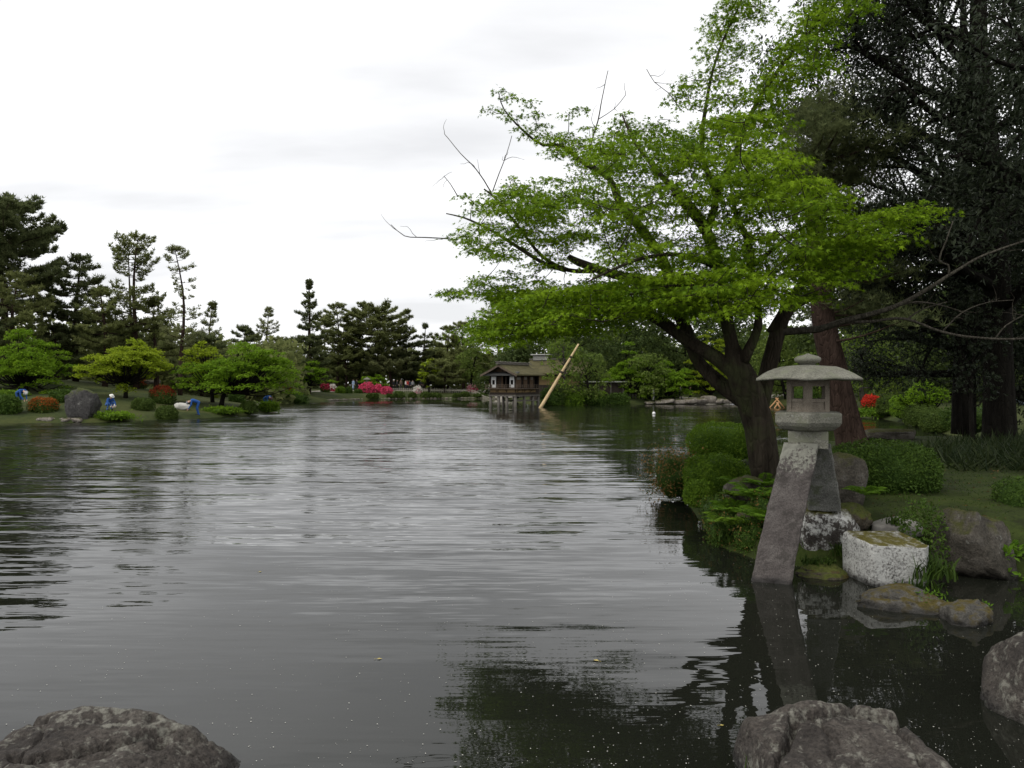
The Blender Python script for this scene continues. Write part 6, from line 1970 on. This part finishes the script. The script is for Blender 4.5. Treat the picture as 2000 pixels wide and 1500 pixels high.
fence('long pale picket fence along the path on the far shore', [P(758, 765, 121)[:2], P(840, 765, 123)[:2], P(920, 765, 121.5)[:2], P(962, 765, 116)[:2]], .30, .62)
fence('short dark picket fence left of the rough stone bank', [P(1218, 775, 88.5)[:2], P(1254, 775, 88.5)[:2]], .30, .5, mat='wood_grey')
t = thing('sign_post', 'thin pale post standing by the path behind the low bright maple', 'post', tuple(P(1276, 778, 88.0)))
mb = MB(); mb.box((-.09, -.09, -.2), (.09, .09, 1.2)); mb.build('post', M['plaster'], t)
mb = MB(); mb.box((-.13, -.13, 1.201), (.13, .13, 1.28)); mb.build('cap', M['wood_grey'], t)
t = thing('float', 'small white float on the dark water near the stone bank', 'float', tuple(P(1277, 809, waterD(809.5))))
mb = MB(); mb.add(ICO3_V * np.array([.12, .12, .13]) + np.array([0, 0, .06]), ICO3_F, .5, 0, True); mb.build('ball', M['paper'], t)
mb = MB(); mb.tube([(0, 0, .17), (0, 0, .32)], .02, 6); mb.build('stem', M['wood_grey'], t)
# far small stone lantern
t = thing('stone_lantern', 'tiny far stone lantern standing above the largest pink azalea', 'stone lantern', tuple(P(717, 764, 126)))
mb = MB(); mb.tube([(0, 0, 0), (0, 0, 1.5)], .14, 8); mb.build('post', M['granite'], t)
mb = MB(); mb.box((-.2, -.2, 1.52), (.2, .2, 1.86)); mb.build('fire_box', M['granite'], t)
mb = MB(); mb.loft([np.array([(c * r_, s_ * r_, z) for c, s_ in ((1, 1), (-1, 1), (-1, -1), (1, -1))]) for r_, z in ((.55, 1.87), (.56, 1.95), (.2, 2.18), (.08, 2.3))]); mb.build('roof', M['granite'], t)

# ------------------------------------------------------------------ people
CLOTH = {}


def cloth(c, name):
    k = tuple(c)
    if k not in CLOTH:
        CLOTH[k] = plain_mat(name, c, 0.85, 0.12, 5)
    return CLOTH[k]


POSES = {   # joints in metres, facing -Y; pelvis first
    'stand': dict(pel=(0, 0, .93), che=(0, 0, 1.28), nek=(0, -.01, 1.45), hed=(0, -.03, 1.60), eL=(.25, .02, 1.12), wL=(.25, -.08, .88), eR=(-.25, .02, 1.12), wR=(-.25, -.08, .88), kL=(.10, -.02, .50), aL=(.11, .02, .08), kR=(-.10, -.02, .50), aR=(-.11, .02, .08)),
    'walk': dict(pel=(0, 0, .91), che=(0, -.03, 1.26), nek=(0, -.05, 1.43), hed=(0, -.08, 1.58), eL=(.24, .10, 1.12), wL=(.25, .06, .88), eR=(-.24, -.10, 1.12), wR=(-.24, -.25, .95), kL=(.09, -.14, .50), aL=(.10, -.24, .09), kR=(-.09, .03, .48), aR=(-.10, .27, .13)),
    'bend': dict(pel=(0, .12, .86), che=(0, -.20, .98), nek=(0, -.37, .94), hed=(0, -.50, .86), eL=(.20, -.34, .68), wL=(.12, -.48, .46), eR=(-.20, -.34, .68), wR=(-.12, -.50, .44), kL=(.12, .04, .46), aL=(.13, .14, .08), kR=(-.12, .0, .46), aR=(-.13, .10, .08)),
    'crouch': dict(pel=(0, .14, .36), che=(0, -.08, .64), nek=(0, -.19, .76), hed=(0, -.28, .87), eL=(.24, -.26, .48), wL=(.14, -.46, .30), eR=(-.24, -.26, .48), wR=(-.14, -.46, .28), kL=(.17, -.24, .48), aL=(.14, -.02, .08), kR=(-.17, -.24, .46), aR=(-.14, -.02, .08)),
    'reach': dict(pel=(0, .04, .90), che=(0, -.08, 1.22), nek=(0, -.15, 1.37), hed=(0, -.22, 1.51), eL=(.24, -.26, 1.12), wL=(.18, -.48, 1.06), eR=(-.24, -.20, 1.06), wR=(-.20, -.42, 1.0), kL=(.10, -.02, .49), aL=(.11, .05, .08), kR=(-.10, -.05, .49), aR=(-.11, .02, .08)),
}
BODY = {}


def body_mesh(pose, long_skirt=False):
    """One continuous body: tapered limbs and trunk fused by a voxel remesh; material slots 0 skin, 1 top, 2 legs, 3 shoes."""
    key = (pose, long_skirt)
    if key in BODY:
        return BODY[key]
    J = {k: np.array(v, float) for k, v in POSES[pose].items()}
    mb = MB(); bones = []

    def cap(a, b, ra, rb, m_, sx=1.0):
        a, b = np.array(a, float), np.array(b, float)
        u = unit(b - a)
        s = [a - u * ra * .85, a - u * ra * .5, a, a + (b - a) * .5, b, b + u * rb * .5, b + u * rb * .85]
        mb.tube(s, [ra * .45, ra * .85, ra, (ra + rb) / 2 * 1.03, rb, rb * .85, rb * .45], 12)
        bones.append((a, b, m_))
    up = unit(J['che'] - J['pel']); side = np.array([1.0, 0, 0])
    for sg in (1, -1):
        hip = J['pel'] + side * .085 * sg - up * .02
        sh = J['che'] + side * .175 * sg + up * .10
        S = 'L' if sg > 0 else 'R'
        cap(hip, J['k' + S], .088, .060, 2); cap(J['k' + S], J['a' + S], .058, .040, 2)
        toe = J['a' + S] + np.array([0, -.15, -.035]); cap(J['a' + S] + np.array([0, .03, -.035]), toe, .045, .036, 3)
        cap(sh, J['e' + S], .056, .045, 1); cap(J['e' + S], J['w' + S], .043, .032, 1)
        hd = unit(J['w' + S] - J['e' + S]); cap(J['w' + S], J['w' + S] + hd * .07, .028, .030, 0)
        cap(J['pel'] + side * .05 * sg, J['che'] + side * .08 * sg, .105, .118, 1)
        cap(J['che'] + side * .06 * sg + up * .09, sh, .085, .062, 1)
    if long_skirt:
        cap(J['pel'], (0, 0, .25), .15, .17, 2)
    cap(J['che'] + up * .1, J['nek'], .075, .052, 0)
    cap(J['nek'], J['hed'] - (J['hed'] - J['nek']) * .3, .050, .056, 0)
    hu = unit(J['hed'] - J['nek']); hf = unit(np.cross(np.cross(hu, np.array([0, -1.0, -.2])), hu))
    V = ICO3_V * np.array([.076, .094, .115])
    Rm = np.column_stack([np.cross(hu, hf) * -1, -hf, hu])
    mb.add(V @ Rm.T + J['hed'] + hu * .02, ICO3_F); bones.append((J['hed'] - hu * .03, J['hed'] + hu * .10, 0))
    cap(J['hed'] + hf * .085 + hu * .02, J['hed'] + hf * .102 - hu * .012, .012, .016, 0)      # nose
    cap(J['hed'] + hf * .065 - hu * .07, J['hed'] + hf * .075 - hu * .075, .028, .028, 0)       # chin
    for sg in (1, -1):
        e = J['hed'] + Rm[:, 0] * .076 * sg; cap(e - hu * .02, e + hu * .02, .018, .018, 0)      # ears
    me = mb.mesh('body_raw')
    ob_ = bpy.data.objects.new('body_raw', me); C.objects.link(ob_)
    md = ob_.modifiers.new('fuse', 'REMESH'); md.mode = 'VOXEL'; md.voxel_size = .022
    sm = ob_.modifiers.new('soft', 'SMOOTH'); sm.factor = .5; sm.iterations = 2
    dg = bpy.context.evaluated_depsgraph_get()
    res = bpy.data.meshes.new_from_object(ob_.evaluated_get(dg))
    bpy.data.objects.remove(ob_); bpy.data.meshes.remove(me)
    res.name = 'body'
    nf = len(res.polygons)
    cen = np.empty(nf * 3, np.float32); res.polygons.foreach_get('center', cen); cen = cen.reshape(-1, 3).astype(float)
    best = np.full(nf, 1e9); mi = np.zeros(nf, int)
    for a, b, m_ in bones:
        ab = b - a; tt = np.clip(((cen - a) @ ab) / (ab @ ab + 1e-9), 0, 1)
        d = np.linalg.norm(cen - a - tt[:, None] * ab, axis=1) - (0.03 if m_ in (1, 2) else 0)
        w = d < best; best[w] = d[w]; mi[w] = m_
    res.polygons.foreach_set('material_index', mi.astype(np.int32))
    res.polygons.foreach_set('use_smooth', np.ones(nf, bool))
    BODY[key] = (res, J, hu, hf, Rm)
    return BODY[key]


SKIN = plain_mat('skin', (0.50, 0.32, 0.23), 0.6, .06, 4)
EYEM = plain_mat('eye', (0.02, 0.015, 0.012), 0.3, .05, 4)


def person(label, pose, loc, face, top, legs, shoes=(.03, .03, .03), hair=(.015, .012, .010), hat=None, long_skirt=False, scale=1.0, group=None):
    """face: heading in degrees, 0 looks at the camera, 90 to the viewer's right."""
    me0, J, hu, hf, Rm = body_mesh(pose, long_skirt)
    if not me0.materials:
        for _ in range(4):
            me0.materials.append(SKIN)
    t = thing('person', label, 'person', tuple(loc), R(face), group)
    t.scale = (scale,) * 3
    bo = link('body', me0, t)
    for i_, m_ in enumerate((SKIN, cloth(top, 'cloth'), cloth(legs, 'cloth'), cloth(shoes, 'shoe_leather'))):
        bo.material_slots[i_].link = 'OBJECT'; bo.material_slots[i_].material = m_
    V = ICO3_V.copy()
    keep = (V[:, 2] > -.05) | (V[:, 1] > .35)
    V = V * np.array([.083, .102, .118])
    F = ICO3_F[keep[ICO3_F].all(1)]
    mb = MB(); mb.add((V + np.array([0, .008, .028])) @ Rm.T + J['hed'], F, .5, 0, True)
    mb.build('hair', cloth(hair, 'hair'), t)
    for sg in (1, -1):
        mb = MB(); mb.add(ICO3_V * .011 + J['hed'] + hf * .088 + Rm[:, 0] * .032 * sg + hu * .03, ICO3_F); mb.build('eye', EYEM, t)
    if hat is not None:
        mb = MB()
        a_ = np.arange(16) * 2 * PI / 16
        rings = [np.column_stack([rr * np.cos(a_), rr * 1.15 * np.sin(a_), np.full(16, z)]) @ Rm.T + J['hed'] for rr, z in ((.155, .045), (.157, .052), (.096, .062), (.094, .10), (.075, .145), (.03, .162))]
        mb.loft(rings, smooth=True); mb.build('hat', cloth(hat, 'hat_cloth'), t)
    for S, sg in (('L', 1), ('R', -1)):
        w = J['w' + S]; d = unit(J['w' + S] - J['e' + S])
        sd = unit(np.cross(d, np.array([sg * 1.0, 0.2, 0]))); nr = np.cross(sd, d) * sg
        mb = MB()
        for k, (o, l) in enumerate(((-.026, .072), (-.009, .082), (.009, .078), (.026, .062))):
            b0 = w + d * .085 + sd * o
            mb.tube([b0, b0 + d * l * .45 - nr * .008, b0 + d * l * .8 - nr * .022, b0 + d * l - nr * .036], [.0095, .009, .008, .006], 6)
        b0 = w + d * .045 + sd * -.03
        mb.tube([b0, b0 + d * .028 - sd * .026, b0 + d * .058 - sd * .034 - nr * .012], [.011, .0095, .007], 6)
        mb.build('fingers', SKIN, t)
    return t


BLUE = (.020, .075, .26)
GW, GV = 'gardeners at work on the island', 'visitors on the far shore path'
g = hit(38, 794); person('gardener in blue work clothes and white cap bending beside the orange azalea', 'bend', g, 70, BLUE, (.018, .06, .20), hat=(.62, .62, .60), group=GW)
g = hit(213, 801); person('gardener in blue crouching with a white hood just right of the standing stone', 'crouch', g, 60, BLUE, (.06, .14, .38), hat=(.72, .72, .68), group=GW)
g = hit(384, 816); person('gardener in blue bending over the waterline beside the large white sack', 'bend', g, -65, (.020, .085, .30), (.018, .07, .24), hat=(.25, .25, .27), shoes=(.03, .03, .04), group=GW)
g = hit(520, 799); person('gardener in blue bending at the right tip of the island by the pink bag', 'bend', g, 60, (.025, .10, .34), BLUE, hat=(.16, .10, .10), group=GW)


def sack(label, px, base_py, halfw, hgt, c, seed, cat='sack', lie=True):
    g = hit(px, base_py); s = g[1] / FL
    r = np.random.default_rng(seed)
    V = ICO3_V.copy(); V = np.sign(V) * np.abs(V) ** .75
    V *= (1 + .16 * fbm(V * 1.6, 3, seed) + .05 * fbm(V * 6, 2, seed + 2))[:, None]
    V[:, 2] *= (1 - .25 * V[:, 0])
    V = V * np.array([halfw * s, halfw * s * .7, hgt * s * .55])
    V[:, 2] = np.maximum(V[:, 2], -hgt * s * .42)
    t = thing('sack', label, cat, (g[0], g[1], g[2] + hgt * s * .40))
    mb = MB(); mb.add(V, ICO3_F, .5, 0, True); mb.build('bag', cloth(c, 'sack_cloth'), t)
    mb = MB(); mb.tube([(halfw * s * .85, 0, hgt * s * .05), (halfw * s * .98, 0, hgt * s * .08), (halfw * s * 1.06, 0, hgt * s * .10)], [.06, .04, .06], 8); mb.build('tied_neck', cloth(c, 'sack_cloth'), t)


sack('large white cloth sack lying left of the bending gardener', 357, 800, 14, 14, (.46, .45, .41), 1)
sack('white cloth sack on the grass above the right tip of the island', 506, 783, 10, 10, (.45, .45, .41), 2)
sack('round magenta bag at the right tip of the island beside the gardener', 533, 800, 6, 11, (.36, .05, .17), 3, 'bag')
sack('small white sheet bundle behind the crouching gardener', 221, 797, 5, 9, (.68, .67, .62), 4, 'sheet')

vis = [(690, 'visitor in a pale blue kimono standing between two dark domes', 'stand', -30, (.30, .38, .52), (.34, .42, .56), True), (697, 'visitor in black standing just right of the pale blue kimono', 'stand', 20, (.015, .015, .018), (.02, .02, .02), False),
       (769, 'visitor in black with a white hat at the left end of the row', 'stand', 60, (.015, .015, .018), (.02, .02, .022), False), (775, 'visitor in a dark grey coat second from the left of the row', 'walk', 90, (.05, .05, .055), (.02, .02, .022), False),
       (783, 'visitor in brown right of the large green dome', 'stand', -20, (.10, .075, .055), (.03, .03, .035), False), (792, 'visitor in a white shirt beside the one in red', 'walk', 90, (.62, .60, .57), (.03, .03, .04), False),
       (796, 'visitor in a red jacket in the middle of the row', 'stand', 30, (.42, .045, .04), (.02, .02, .03), False), (801, 'visitor in navy right of the red jacket', 'walk', -90, (.02, .025, .06), (.02, .02, .022), False),
       (806, 'visitor in black trousers and grey top left of the white azalea', 'stand', 0, (.20, .20, .20), (.015, .015, .015), False), (822, 'visitor in black with a white collar right of the white azalea', 'stand', 40, (.014, .014, .016), (.014, .014, .016), False),
       (827, 'visitor in a long black coat at the right end of the row', 'walk', -90, (.014, .014, .016), (.014, .014, .016), False), (955, 'visitor in white shirt and grey trousers behind the fence by the tea house', 'walk', 80, (.70, .69, .66), (.28, .28, .28), False),
       (959, 'visitor in black with a dark bag close to the tea house wall', 'stand', 60, (.02, .02, .024), (.02, .02, .022), False)]
for i, (px, lb, po, fc, tc_, lc, sk) in enumerate(vis):
    D = 129.5 - (i % 3) * .8 if px < 900 else 121.0
    x = (px - 1000) / FL * D
    person(lb, po, (x, D, gz(x, D) + .05), fc, tc_, lc, hat=(.7, .7, .68) if px == 769 else None, long_skirt=sk, scale=rng.uniform(.96, 1.05), group=GV)
GP = 'people on the path under the trees'
for px, lb, po, fc, tc_, lc in [(1328, 'walker in a white shirt with dark trousers on the shaded path', 'walk', 90, (.45, .45, .44), (.014, .014, .016)), (1347, 'walker in a black suit on the shaded path ahead of the white shirt', 'walk', 90, (.014, .014, .017), (.014, .014, .016)),
                                (1431, 'person in white top and blue skirt at the water beside the maple trunk', 'stand', -40, (.70, .70, .72), (.10, .16, .42))]:
    D = 91.0 if px < 1400 else 89.0
    x = (px - 1000) / FL * D
    person(lb, po, (x, D, gz(x, D) + .05), fc, tc_, lc, long_skirt=px == 1431, group=GP)
x, D = P(1974, 800, 26.0)[0], 26.0
person('person in a pale blue shirt reaching forward in the shade of the evergreens', 'reach', (x, D, EYE - 1.82 + .1), 75, (.30, .36, .42), (.03, .035, .05), group=GP)

# ------------------------------------------------------------------ what floats on the pond
r = np.random.default_rng(4)
n = 2600
D = 4.5 + 8.5 * r.random(n) ** 1.6
pxs = np.where(r.random(n) < .55, r.uniform(1150, 2050, n), r.uniform(-50, 1200, n))
pos = np.column_stack([(pxs - 1000) / FL * D, D, np.full(n, 0.004)])
pos = pos[bank_height(pos[:, :2]) < 0]; n = len(pos)
mb = MB()
mb.leaves(pos, unit(np.column_stack([r.normal(size=(n, 2)), np.zeros(n)])), np.tile([0, 0, 1.0], (n, 1)), .004 + .010 * r.random(n) ** 3, LEAF_T * np.array([1, 1.4, .3]), LEAF_F)
M['petal'] = plain_mat('pale_petal', (.55, .54, .48), .8, .2, 30)
tag(mb.build('floating_petals', M['petal']), 'tiny pale petals and seeds drifting on the near water', 'petals', kind='stuff')
M['leaf_yellow'] = plain_mat('yellow_floating_leaf', (.42, .34, .10), .6, .2, 30)
for px, py, s, a, lb in [(735, 1288, .05, .3, 'pale yellow leaf floating below the middle of the pond'), (1170, 1292, .055, 2.5, 'pale yellow leaf floating where the maple reflection begins'), (505, 1118, .05, 1, 'small dark yellow leaf floating farther out on the pond'), (1405, 1418, .035, .2, 'bright yellow leaf floating beside the purplish boulder')]:
    p = P(px, py, waterD(py)); p[2] = .005
    t = thing('floating_leaf', lb, 'leaf', tuple(p), a, 'yellow leaves floating on the pond')
    mb = MB(); mb.add(LEAF_T * s * np.array([1, 1.2, .6]), LEAF_F); mb.build('blade', M['leaf_yellow'], t)
    mb = MB(); mb.tube([(0, 0, .001), (-s * .4, s * .05, .001)], .0012, 4); mb.build('stalk', M['leaf_yellow'], t)
